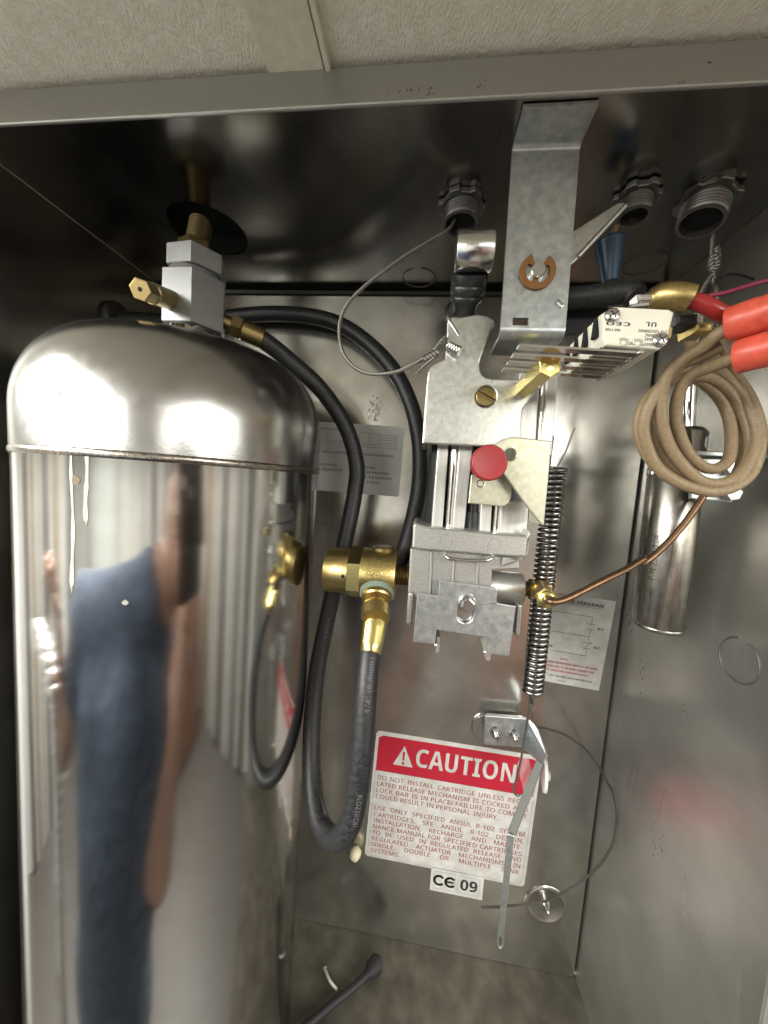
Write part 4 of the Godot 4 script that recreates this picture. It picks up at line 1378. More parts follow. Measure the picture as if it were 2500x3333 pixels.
# ---- the release mechanism ----
func build_mechanism() -> void:
	var t := thing("release_mechanism", "zinc and cast alloy release mechanism with a red knob, mounted on the back panel", "release mechanism", Vector3(0.2677, 0.39338, 0))
	# rails of the extruded body
	var rails := [
		[Vector2(0.23084, 0.46511), Vector2(0.23719, 0.46545), Vector2(0.23763, 0.41254), Vector2(0.23091, 0.41232)], [Vector2(0.24331, 0.46577), Vector2(0.2515, 0.46621), Vector2(0.25062, 0.4126), Vector2(0.24346, 0.41234)],
		[Vector2(0.25909, 0.42978), Vector2(0.2656, 0.4316), Vector2(0.26631, 0.41257), Vector2(0.25977, 0.41269)], [Vector2(0.27059, 0.43196), Vector2(0.28639, 0.43313), Vector2(0.28744, 0.41235), Vector2(0.27152, 0.41233)],
		[Vector2(0.27392, 0.5082), Vector2(0.28475, 0.50852), Vector2(0.28737, 0.46019), Vector2(0.27397, 0.45941)], [Vector2(0.28931, 0.50558), Vector2(0.29528, 0.50638), Vector2(0.29641, 0.46072), Vector2(0.29015, 0.46035)]]
	for r in rails:
		var g := Geo.new()
		prism(g, r, 0.072, 0.088, 0.0006)
		part("rail", g, M.extrusion, t)
	var bed := Geo.new()
	prism(bed, [Vector2(0.22758, 0.47011), Vector2(0.30128, 0.47395), Vector2(0.3012, 0.44895), Vector2(0.29118, 0.42697), Vector2(0.29137, 0.41113), Vector2(0.22804, 0.40873)], 0.045, 0.0745)
	part("rail_bed", bed, M.black_metal, t)
	var rods := [[Vector3(0.24086, 0.46676, 0.0845), Vector3(0.24165, 0.41139, 0.0845)], [Vector3(0.2695, 0.43711, 0.0845), Vector3(0.26992, 0.41205, 0.0845)], [Vector3(0.28885, 0.50729, 0.0845), Vector3(0.29024, 0.46132, 0.0845)]]
	for r in rods:
		var g := Geo.new()
		tube(g, r, 0.0024, 14)
		part("guide_rod", g, M.rod_steel, t)
	var pg := Geo.new()
	var p := [Vector3(0.25366, 0.46078, 0.078), Vector3(0.25666, 0.41358, 0.078)]
	tube(pg, p, 0.0040, 14)
	lathe(pg, [Vector2(0, 0), Vector2(0.0058, 0), Vector2(0.0058, 0.010), Vector2(0, 0.010)], axes(Vector3(0.2563, 0.41367, 0.079), p[0] - p[1]), 16)
	part("plunger", pg, M.black_metal, t)
	# yoke plate
	var yoke := [Vector2(0.22153, 0.46186), Vector2(0.22152, 0.4942), Vector2(0.22178, 0.50117), Vector2(0.22318, 0.50453), Vector2(0.22549, 0.5064), Vector2(0.23049, 0.50875), Vector2(0.23061, 0.51843), Vector2(0.23009, 0.52844), Vector2(0.23227, 0.5311), Vector2(0.23769, 0.53088), Vector2(0.24584, 0.53273), Vector2(0.25122, 0.53193), Vector2(0.25492, 0.52996), Vector2(0.25584, 0.52767), Vector2(0.25418, 0.52532), Vector2(0.2513, 0.51477), Vector2(0.24995, 0.51003), Vector2(0.24944, 0.50707), Vector2(0.24999, 0.50353), Vector2(0.25136, 0.5009), Vector2(0.25359, 0.49937), Vector2(0.25721, 0.49878), Vector2(0.28056, 0.49932), Vector2(0.28407, 0.49873), Vector2(0.28394, 0.49551), Vector2(0.27816, 0.48853), Vector2(0.27474, 0.48305), Vector2(0.27468, 0.47528), Vector2(0.27616, 0.4542), Vector2(0.26678, 0.45363), Vector2(0.26421, 0.46192), Vector2(0.25335, 0.46193)]
	var g := Geo.new()
	var screw := Vector2(0.2544, 0.48908)
	prism(g, pierced(yoke, [ring_points(screw, 0.0057, 20)]), 0.0975, 0.1, 0.0008)
	part("yoke_plate", g, M.yoke_zinc, t)
	var sf := Geo.new()
	prism(sf, [Vector2(0.22142, 0.46167), Vector2(0.22117, 0.47705), Vector2(0.22158, 0.4942), Vector2(0.22202, 0.50118), Vector2(0.22379, 0.50455), Vector2(0.22582, 0.50611), Vector2(0.22443, 0.50035), Vector2(0.22377, 0.49307), Vector2(0.22295, 0.4759), Vector2(0.22375, 0.46155)], 0.070, 0.0972, 0.0012)
	part("yoke_side", sf, M.yoke_zinc, t)
	var bs := Geo.new()
	var sc := Transform3D(Basis(), Vector3(screw.x, screw.y, 0.0985))
	var rr := 0.0053
	# slotted screw: two half heads with a cut between
	for s in [1, -1]:
		var half := []
		for i in 15:
			var a := -0.45 + (0.0 if s > 0 else PI) + 0.13 + (PI - 0.26) * i / 14.0
			half.append(Vector2(cos(a), sin(a)) * rr)
		prism(bs, half, 0.0, 0.0020, 0.0005, 0.0, sc)
	lathe(bs, [Vector2(rr - 0.0002, -0.002), Vector2(rr - 0.0002, 0.0008), Vector2(0, 0.0008)], sc, 24)
	part("brass_screw", bs, M.brass_dull, t)
	# brass standoff with a hexagonal head
	var so := Geo.new()
	var s0 := Vector3(0.27416, 0.49369, 0.1)
	var s1 := Vector3(0.27492, 0.49352, 0.137)
	var sx := axes(s0, s1 - s0, Vector3(0.4, 1, 0))
	hexagon(so, 0.0050, 0.0, s0.distance_to(s1), sx, 0.5, 0.0004)
	lathe(so, [Vector2(0.0018, s0.distance_to(s1) + 0.0001), Vector2(0, s0.distance_to(s1) + 0.0003)], sx, 16)
	part("brass_standoff", so, M.brass_bright, t)
	# slide plate, lock plate, knob
	var sl := Geo.new()
	var hole := Vector2(0.25486, 0.44113)
	prism(sl, pierced([Vector2(0.2496, 0.4455), Vector2(0.25841, 0.44758), Vector2(0.2678, 0.44728), Vector2(0.2714, 0.44124), Vector2(0.27209, 0.43768), Vector2(0.27194, 0.43436), Vector2(0.27077, 0.43143), Vector2(0.26831, 0.42955), Vector2(0.24929, 0.42996)], [ring_points(hole, 0.002, 14)]), 0.1042, 0.106, 0.0005)
	lathe(sl, [Vector2(0.00175, -0.001), Vector2(0.0015, -0.0004), Vector2(0, -0.0004)], Transform3D(Basis(), Vector3(hole.x, hole.y, 0.106)), 16)
	part("slide_plate", sl, M.dichromate, t)
	var lk := Geo.new()
	var lh := Vector2(0.26727, 0.45681)
	prism(lk, pierced([Vector2(0.25858, 0.46041), Vector2(0.26033, 0.46265), Vector2(0.26266, 0.46447), Vector2(0.2656, 0.46559), Vector2(0.2686, 0.46591), Vector2(0.28676, 0.46486), Vector2(0.28724, 0.44628), Vector2(0.28754, 0.42158), Vector2(0.28631, 0.42182), Vector2(0.27811, 0.43078), Vector2(0.26773, 0.44327), Vector2(0.26491, 0.44653), Vector2(0.25953, 0.4502)], [ring_points(lh, 0.00299, 20)]), 0.1122, 0.114, 0.0006)
	part("lock_plate", lk, M.dichromate, t)
	var lf := Geo.new()
	prism(lf, [Vector2(0.28558, 0.46485), Vector2(0.28711, 0.46466), Vector2(0.28787, 0.42161), Vector2(0.28665, 0.42174)], 0.093, 0.1118, 0.0006)
	part("lock_plate_flange", lf, M.dichromate, t)
	var kb := Geo.new()
	var kc := Vector3(0.25487, 0.45108, 0.128)
	var kr := 0.00872
	lathe(kb, [Vector2(0.0035, -0.03), Vector2(0.0035, -0.007), Vector2(kr * 0.8, -0.007), Vector2(kr * 0.96, -0.0058), Vector2(kr, -0.0042), Vector2(kr, -0.0012), Vector2(kr * 0.965, -0.0003), Vector2(kr * 0.90, 0), Vector2(kr * 0.86, -0.0001), Vector2(0, -0.0001)], axes(kc, Vector3(0.04, 0.03, 1)), 48, true)
	part("red_knob", kb, M.red_plastic, t)
	# base casting
	var cb := Geo.new()
	prism(cb, [Vector2(0.21982, 0.41484), Vector2(0.22153, 0.41608), Vector2(0.23067, 0.41378), Vector2(0.24894, 0.41402), Vector2(0.27119, 0.41336), Vector2(0.28372, 0.4138), Vector2(0.28483, 0.41703), Vector2(0.28594, 0.41556), Vector2(0.28596, 0.41053), Vector2(0.28585, 0.40324), Vector2(0.28446, 0.4014), Vector2(0.26746, 0.4009), Vector2(0.24504, 0.40077), Vector2(0.22336, 0.40043), Vector2(0.22018, 0.40132)], 0.06, 0.1, 0.0014)
	part("casting_flange", cb, M.cast_alloy, t)
	for q in [Vector2(0.23934, 0.40707), Vector2(0.26623, 0.40751)]:
		var rg := Geo.new()
		lathe(rg, [Vector2(0.0037, -0.0002), Vector2(0.0036, 0.0003), Vector2(0.0031, 0.0003), Vector2(0.0030, -0.0002)], Transform3D(Basis(), Vector3(q.x, q.y, 0.1001)), 28)
		part("cast_ring", rg, M.cast_alloy, t)
	var cy := Geo.new()
	prism(cy, [Vector2(0.21909, 0.40018), Vector2(0.23252, 0.40038), Vector2(0.28258, 0.4), Vector2(0.28371, 0.39319), Vector2(0.26831, 0.39094), Vector2(0.26882, 0.38019), Vector2(0.25972, 0.36855), Vector2(0.22571, 0.36895), Vector2(0.21963, 0.37246)], 0.05, 0.0940, 0.0012)
	part("casting_body", cy, M.cast_alloy, t)
	for s in [[Vector3(0.23185, 0.39935, 0.0942), Vector3(0.23305, 0.37343, 0.0942)], [Vector3(0.24547, 0.39506, 0.0942), Vector3(0.24581, 0.38218, 0.0942)], [Vector3(0.25951, 0.39463, 0.0942), Vector3(0.25973, 0.38183, 0.0942)]]:
		var rg := Geo.new()
		tube(rg, s, 0.0009, 8)
		part("casting_rib", rg, M.cast_alloy, t)
	var bo := Geo.new()
	var b0 := Vector3(0.27107, 0.37866, 0.083)
	var b1 := Vector3(0.28907, 0.37884, 0.083)
	var bl := b0.distance_to(b1)
	lathe(bo, [Vector2(0.0098, -0.008), Vector2(0.0098, bl - 0.001), Vector2(0.0088, bl), Vector2(0, bl)], axes(b0, b1 - b0), 40, true)
	part("outlet_boss", bo, M.cast_alloy, t)
	var we := Geo.new()
	prism(we, [Vector2(0.27245, 0.40045), Vector2(0.28485, 0.39966), Vector2(0.2822, 0.39843), Vector2(0.27418, 0.39448), Vector2(0.27249, 0.39505)], 0.08, 0.0965, 0.0015)
	part("casting_web", we, M.cast_alloy, t)
	var wire := spline([Vector3(0.23941, 0.40006, 0.1), Vector3(0.24028, 0.39867, 0.103), Vector3(0.24246, 0.39781, 0.104), Vector3(0.24866, 0.39762, 0.104), Vector3(0.25721, 0.39805, 0.104), Vector3(0.2626, 0.39894, 0.104), Vector3(0.2654, 0.40025, 0.103), Vector3(0.26654, 0.40081, 0.1)], 6)
	var wg := Geo.new()
	tube(wg, wire, 0.0011, 10)
	part("wire_bail", wg, M.zinc_bright, t)
	for q in [[Vector2(0.21981, 0.3726), Vector2(0.2209, 0.37349), Vector2(0.22266, 0.37342), Vector2(0.22337, 0.37195), Vector2(0.22355, 0.35487), Vector2(0.22266, 0.3533), Vector2(0.22089, 0.35325), Vector2(0.21979, 0.35443)], [Vector2(0.28385, 0.37193), Vector2(0.28493, 0.3728), Vector2(0.28635, 0.37261), Vector2(0.28677, 0.37176), Vector2(0.28714, 0.35499), Vector2(0.28609, 0.3537), Vector2(0.28477, 0.35369), Vector2(0.28409, 0.35487)]]:
		var fg := Geo.new()
		prism(fg, q, 0.06, 0.096, 0.0014)
		part("casting_foot", fg, M.cast_alloy, t)
	# slotted foot plate
	var slot := pill_points(Vector2(0.2544, 0.37185), Vector2(0.2539, 0.36447), 0.00482, 8)
	var fp := Geo.new()
	prism(fp, pierced([Vector2(0.2378, 0.38351), Vector2(0.27004, 0.38225), Vector2(0.2708, 0.3815), Vector2(0.27097, 0.37367), Vector2(0.28187, 0.37291), Vector2(0.28093, 0.34319), Vector2(0.2685, 0.34335), Vector2(0.26829, 0.35289), Vector2(0.23849, 0.35394), Vector2(0.23798, 0.34505), Vector2(0.22518, 0.3449), Vector2(0.22541, 0.37448), Vector2(0.23756, 0.37452)], [slot]), 0.0982, 0.1, 0.0004)
	part("foot_plate", fp, M.galvanized, t)
	var un := Geo.new()
	prism(un, [Vector2(0.24656, 0.37626), Vector2(0.26142, 0.37684), Vector2(0.26169, 0.3577), Vector2(0.24773, 0.35657)], 0.0935, 0.0972)
	part("slot_backing", un, M.zinc_bright, t)
	var bt := Geo.new()
	var bc := Transform3D(Basis(), Vector3(0.25452, 0.37211, 0.1))
	lathe(bt, [Vector2(0.0052, 0.0002), Vector2(0.0052, 0.0012), Vector2(0.0046, 0.0016), Vector2(0, 0.0016)], bc, 28)
	hexagon(bt, 0.0040, 0.0016, 0.0048, bc, 0.35, 0.0005)
	part("hex_bolt", bt, M.zinc_bright, t)
	for q in [[Vector2(0.23909, 0.34882), Vector2(0.2408, 0.34876), Vector2(0.241, 0.33986), Vector2(0.23911, 0.33881)], [Vector2(0.26542, 0.34797), Vector2(0.27119, 0.34788), Vector2(0.27094, 0.33797), Vector2(0.26856, 0.3382)]]:
		var lg := Geo.new()
		prism(lg, q, 0.07, 0.0978)
		part("plate_leg", lg, M.yoke_zinc, t)
	for q in [Vector3(0.23881, 0.34347, 0.098), Vector3(0.26768, 0.34269, 0.098)]:
		var lg := Geo.new()
		lathe(lg, [Vector2(0.0009, -0.02), Vector2(0.0009, 0.0), Vector2(0, 0.0005)], Transform3D(Basis(), q), 12)
		part("plate_pin", lg, M.zinc_bright, t)
	# trip arm at the top left: barrel, neck, silver roller
	var ta := Geo.new()
	var n0 := Vector3(0.23939, 0.53528, 0.094)
	var n1 := Vector3(0.23988, 0.55019, 0.106)
	var nl := n0.distance_to(n1)
	lathe(ta, [Vector2(0, 0), Vector2(0.0068, 0), Vector2(0.0068, nl * 0.28), Vector2(0.0086, nl * 0.36), Vector2(0.0092, nl * 0.46), Vector2(0.0086, nl * 0.5), Vector2(0.0092, nl * 0.56), Vector2(0.0095, nl * 0.72), Vector2(0.0089, nl * 0.76), Vector2(0.0095, nl * 0.82), Vector2(0.0092, nl), Vector2(0, nl)], axes(n0, n1 - n0), 32, true)
	part("trip_barrel", ta, M.black_metal, t)
	var ro := Geo.new()
	var r0 := Vector3(0.2312, 0.55685, 0.112)
	var r1 := Vector3(0.24973, 0.55725, 0.112)
	lathe(ro, [Vector2(0, 0), Vector2(0.0086, 0), Vector2(0.0092, 0.0008), Vector2(0.0092, r0.distance_to(r1) - 0.0008), Vector2(0.0086, r0.distance_to(r1)), Vector2(0, r0.distance_to(r1))], axes(r0, r1 - r0, Vector3.UP), 36, true)
	part("trip_roller", ro, M.zinc_bright, t)
	var cp := Geo.new()
	tube(cp, spline([Vector3(0.23061, 0.5393, 0.097), Vector3(0.22965, 0.53516, 0.1), Vector3(0.22955, 0.53109, 0.103), Vector3(0.23075, 0.52701, 0.105), Vector3(0.2337, 0.52233, 0.106), Vector3(0.23634, 0.51868, 0.106)], 6), 0.0010, 10)
	part("wire_clip", cp, M.zinc_bright, t)
	var cl := Geo.new()
	lathe(cl, threads(0.0028, 0.0006, -0.004, 0.004, 5), axes(Vector3(0.23474, 0.51293, 0.103), Vector3(0.8, -0.5, 0.3)), 18)
	part("clip_coil", cl, M.zinc_bright, t)

# ---- brass regulator ----
func build_regulator() -> void:
	var c0 := Vector3(0.16484, 0.37857, 0.08)
	var c1 := Vector3(0.21903, 0.37926, 0.08)
	var L := c0.distance_to(c1)
	var ax := axes(c0, c1 - c0, Vector3(0, 0, 1))
	var k := L / 880.0
	var t := thing("regulator", "round brass pressure regulator screwed into the left of the release casting", "regulator", c0)
	var g := Geo.new()
	lathe(g, [Vector2(0, 0), Vector2(205 * k, 0), Vector2(225 * k, 6 * k), Vector2(236 * k, 22 * k), Vector2(236 * k, 262 * k), Vector2(0, 262 * k)], ax, 64, true)
	part("cap", g, M.brass, t)
	var h := Geo.new()
	hexagon(h, 276 * k, 263 * k, 395 * k, ax, 0.5236, 5 * k)
	part("hexagon", h, M.brass_bright, t)
	var b := Geo.new()
	lathe(b, [Vector2(0, 396 * k), Vector2(262 * k, 396 * k), Vector2(262 * k, 735 * k), Vector2(252 * k, 752 * k), Vector2(0, 752 * k)], ax, 64, true)
	part("body", b, M.brass, t)
	var n := Geo.new()
	lathe(n, threads(108 * k, 14 * k, 752 * k, 900 * k, 8), ax, 28)
	part("threaded_nipple", n, M.brass_dull, t)
	var v := Geo.new()
	var vp := Vector3(0.17887, 0.38043, 0.08)
	var vs := vp.distance_to(c0)
	lathe(v, [Vector2(20 * k, 0.0), Vector2(0, 0.0002)], axes(ax * Vector3(237 * k, 0, vs), ax.basis.x), 14)
	part("vent_hole", v, M.void_black, t)
	# engraved letters round the body
	var e := Geo.new()
	var axis := [ax * Vector3(0, 0, 396 * k), ax * Vector3(0, 0, 740 * k)]
	var rows := ["COMPRES FZ'", "CGU SUF", "CAC 92 CUAL", "DIEZ SJE73", "018 7SG"]
	for i in rows.size():
		var a := letters(rows[i], regular)
		var c := cap(regular)
		var s := 50.0 * k / (c.y - c.x)
		var z0: float = (420 + i * 68) * k
		for j in range(0, a[0].size() - 2, 3):
			var q := []
			for m in 3:
				var u: Vector2 = a[0][j + m]
				var ang: float = -0.85 + (u.x - a[1]) * s * 0.95 / (262 * k) + (0.15 if i % 2 else 0.0)
				var zz: float = z0 + (c.y - u.y) * s
				q.append(ax * Vector3(cos(ang) * 262.6 * k, sin(ang) * 262.6 * k, zz))
			e.flat(q[0], q[1], q[2], q[0] - ax * Vector3(0, 0, z0))
	part("stamped_letters", e, M.brass_bright, t)
	var p0 := ax * Vector3(0, 0, 560 * k)
	var pe := Vector3(0.20235, 0.35985, 0.107)
	var px := axes(p0, pe - p0, Vector3(0, 0, 1))
	var pl := p0.distance_to(pe)
	var q := Geo.new()
	lathe(q, [Vector2(0, 0), Vector2(150 * k, 200 * k), Vector2(150 * k, pl - 215 * k), Vector2(140 * k, pl - 200 * k), Vector2(0, pl - 200 * k)], px, 32)
	var vg := Geo.new()
	lathe(vg, [Vector2(150 * k, 225 * k), Vector2(176 * k, 238 * k), Vector2(172 * k, 272 * k), Vector2(150 * k, 285 * k), Vector2(120 * k, 290 * k)], px, 28, true)
	part("outlet_port", q, M.brass, t)
	part("verdigris_crust", vg, M.verdigris, t, "grey green corroded crust")
	var tg := Geo.new()
	lathe(tg, threads(135 * k, 14 * k, pl - 205 * k, pl - 130 * k, 5), px, 28)
	lathe(tg, [Vector2(0, pl - 132 * k), Vector2(132 * k, pl - 130 * k), Vector2(140 * k, pl - 110 * k), Vector2(136 * k, pl - 2 * k), Vector2(0, pl)], px, 32)
	part("outlet_fitting", tg, M.brass, t)
	var tp := Geo.new()
	lathe(tp, [Vector2(0, 200 * k), Vector2(115 * k, 250 * k), Vector2(115 * k, 285 * k), Vector2(100 * k, 292 * k), Vector2(0, 292 * k)], axes(ax * Vector3(0, 0, 600 * k), Vector3.UP), 28)
	part("top_plug", tp, M.brass_dull, t)

func build_elbow() -> void:
	var c0 := Vector3(0.28919, 0.37908, 0.083)
	var c1 := Vector3(0.30244, 0.3799, 0.084)
	var L := c0.distance_to(c1)
	var k := L / 250.0
	var ax := axes(c0, c1 - c0, Vector3.UP)
	var t := thing("copper_tube", "thin copper tube rising from a brass elbow at the right of the release casting", "tube", c0)
	var g := Geo.new()
	lathe(g, threads(88 * k, 12 * k, -30 * k, 70 * k, 6), ax, 24)
	hexagon(g, 120 * k, 70 * k, 110 * k, ax, 0.0, 6 * k)
	part("elbow_thread", g, M.brass_dull, t)
	var e := Geo.new()
	var cc := ax * Vector3(0, 0, 215 * k)
	var en := Vector3(0.29393, 0.38223, 0.112)
	prism(e, rounded(-88 * k, -88 * k, 88 * k, 88 * k, 20 * k, 4), 105 * k, 300 * k, 8 * k, 8 * k, ax)
	var bx := axes(cc, en - cc, Vector3.UP)
	lathe(e, [Vector2(0, 0), Vector2(84 * k, 60 * k), Vector2(84 * k, cc.distance_to(en) - 70 * k), Vector2(0, cc.distance_to(en) - 70 * k)], bx, 28)
	part("elbow_body", e, M.brass, t)
	var n := Geo.new()
	var l := cc.distance_to(en)
	hexagon(n, 108 * k, l - 110 * k, l - 30 * k, bx, 0.2, 6 * k)
	lathe(n, [Vector2(84 * k, l - 32 * k), Vector2(84 * k, l - 10 * k), Vector2(76 * k, l), Vector2(36 * k, l), Vector2(32 * k, l - 20 * k), Vector2(0, l - 20 * k)], bx, 32, true)
	part("elbow_nut", n, M.brass_bright, t)
	var path := [Vector3(0.29593, 0.38051, 0.106), Vector3(0.29363, 0.38233, 0.113), Vector3(0.29252, 0.38343, 0.118), Vector3(0.29368, 0.38368, 0.1195), Vector3(0.29652, 0.38406, 0.119), Vector3(0.30121, 0.38578, 0.118), Vector3(0.3101, 0.39003, 0.115), Vector3(0.32256, 0.39637, 0.111), Vector3(0.33374, 0.40104, 0.106), Vector3(0.34529, 0.40652, 0.1)]
	path = path + [Vector3(0.34593, 0.40388, 0.099), Vector3(0.35254, 0.40954, 0.098), Vector3(0.35824, 0.41706, 0.098), Vector3(0.36287, 0.4244, 0.098), Vector3(0.36691, 0.43189, 0.098), Vector3(0.3708, 0.44009, 0.098), Vector3(0.3726, 0.44509, 0.098)]
	var c := Geo.new()
	tube(c, spline(path, 8), 0.0017, 16)
	part("bent_pipe", c, M.copper, t)

func build_spring() -> void:
	var a := Vector3(0.30442, 0.45528, 0.074)
	var b := Vector3(0.30498, 0.30955, 0.074)
	var t := thing("spring", "long steel extension spring hanging at the right of the release casting", "spring", a)
	var turns := 44
	var d := (b - a).normalized()
	var x := d.cross(Vector3(0, 0, 1)).normalized()
	var y := d.cross(x)
	var path := []
	var per := 18
	for i in turns * per + 1:
		var f := float(i) / (turns * per)
		var an := TAU * i / per
		path.append(a.lerp(b, f) + (x * cos(an) + y * sin(an)) * 0.0054)
	var g := Geo.new()
	tube(g, path, 0.00138, 8)
	part("coil", g, M.spring_steel, t)
	var h := Geo.new()
	var hook := spline([b + x * 0.0054, b + x * 0.003 + d * 0.002, b + d * 0.004, b + d * 0.008 - x * 0.0008, b + d * 0.0105], 6)
	tube(h, hook, 0.0008, 8)
	part("hook_end", h, M.spring_steel, t)
	var h2 := Geo.new()
	tube(h2, [Vector3(0.31253, 0.47916, 0.075), Vector3(0.30891, 0.46491, 0.075), Vector3(0.30543, 0.45528, 0.074), Vector3(0.30474, 0.4525, 0.074)], 0.0006, 6)
	part("upper_wire", h2, M.rope_steel, t)
	var u := Geo.new()
	tube(u, spline([Vector3(0.30265, 0.3095, 0.074), Vector3(0.3047, 0.30016, 0.072), Vector3(0.30628, 0.28585, 0.068), Vector3(0.30747, 0.26941, 0.062), Vector3(0.30903, 0.24801, 0.056), Vector3(0.30892, 0.23003, 0.052), Vector3(0.30807, 0.21806, 0.05), Vector3(0.30891, 0.21486, 0.05), Vector3(0.31092, 0.21347, 0.0505), Vector3(0.31263, 0.21501, 0.051)], 6), 0.0008, 8)
	part("lower_link", u, M.rope_steel, t)
	var u2 := Geo.new()
	tube(u2, spline([Vector3(0.30485, 0.30919, 0.073), Vector3(0.30595, 0.29706, 0.07), Vector3(0.31094, 0.28426, 0.06), Vector3(0.31893, 0.26913, 0.045), Vector3(0.32746, 0.25454, 0.03)], 6), 0.0006, 6)
	part("lower_link", u2, M.rope_steel, t)

func build_cylinder() -> void:
	var a := Vector3(0.36978, 0.45371, 0.078)
	var b := Vector3(0.37177, 0.3612, 0.078)
	var t := thing("gas_cylinder", "slim steel tubular cylinder hanging by the right wall of the cabinet", "cylinder", b)
	var L := a.distance_to(b)
	var ax := axes(b, a - b, Vector3(0, 0, 1))
	var r := 0.0131
	var g := Geo.new()
	lathe(g, [Vector2(0, 0), Vector2(r * 0.8, 0), Vector2(r * 0.93, 0.0008), Vector2(r * 0.95, 0.0026), Vector2(r * 0.93, 0.003), Vector2(r, 0.0042), Vector2(r, L - 0.001), Vector2(r * 0.97, L - 0.0005)], ax, 64, true)
	part("barrel", g, M.tube_steel, t)
	var c := Geo.new()
	lathe(c, [Vector2(r * 0.97, L - 0.0005), Vector2(r * 1.03, L), Vector2(r * 1.03, L + 0.0045), Vector2(r, L + 0.005), Vector2(r, L + 0.024), Vector2(r * 0.8, L + 0.027), Vector2(0, L + 0.027)], ax, 64, true)
	part("cap", c, M.rod_steel, t)
	var rod := Geo.new()
	tube(rod, [Vector3(0.36978, 0.50413, 0.08), Vector3(0.37212, 0.47882, 0.08), Vector3(0.37262, 0.46938, 0.08)], 0.0033, 20)
	tube(rod, [Vector3(0.3684, 0.54335, 0.08), Vector3(0.36978, 0.50413, 0.08)], 0.0033, 20)
	part("push_rod", rod, M.rod_steel, t)
	var tab := Geo.new()
	prism(tab, [Vector2(0.36202, 0.47551), Vector2(0.3703, 0.47619), Vector2(0.3764, 0.4754), Vector2(0.37645, 0.46892), Vector2(0.37411, 0.46839), Vector2(0.36305, 0.46752)], 0.07, 0.09, 0.0015)
	part("plastic_collar", tab, M.plastic_grey, t)
	var pl := Vector3(0.37043, 0.46492, 0.098)
	var bg := Geo.new()
	box(bg, Vector3(0.362, pl.y - 0.0012, 0.058), Vector3(RIGHT - 0.0004, pl.y + 0.0012, 0.098), 0.0004)
	prism(bg, [Vector2(0.36328, 0.46228), Vector2(0.38296, 0.46249), Vector2(0.3865, 0.44022), Vector2(0.36613, 0.44066)], 0.096, 0.0978, 0.0005)
	part("mounting_bracket", bg, M.galvanized, t)
	for q in [Vector3(0.38349, 0.45787, 0.098), Vector3(0.38529, 0.44491, 0.098)]:
		var hb := Geo.new()
		hexagon(hb, 0.0042, 0.0001, 0.004, Transform3D(Basis(), q - Vector3(0.002, 0, 0)), 0.2, 0.0005)
		part("bracket_bolt", hb, M.zinc_bright, t)
	var ink := Geo.new()
	var mid := b + (a - b) * 0.28
	wrapped(ink, "P/N 23310 04", regular, [b, a], r + 0.00008, L * 0.34, 0.0032, Vector3(-0.9, 0, 0.6), 1.0)
	part("print", ink, M.ink_black, t)

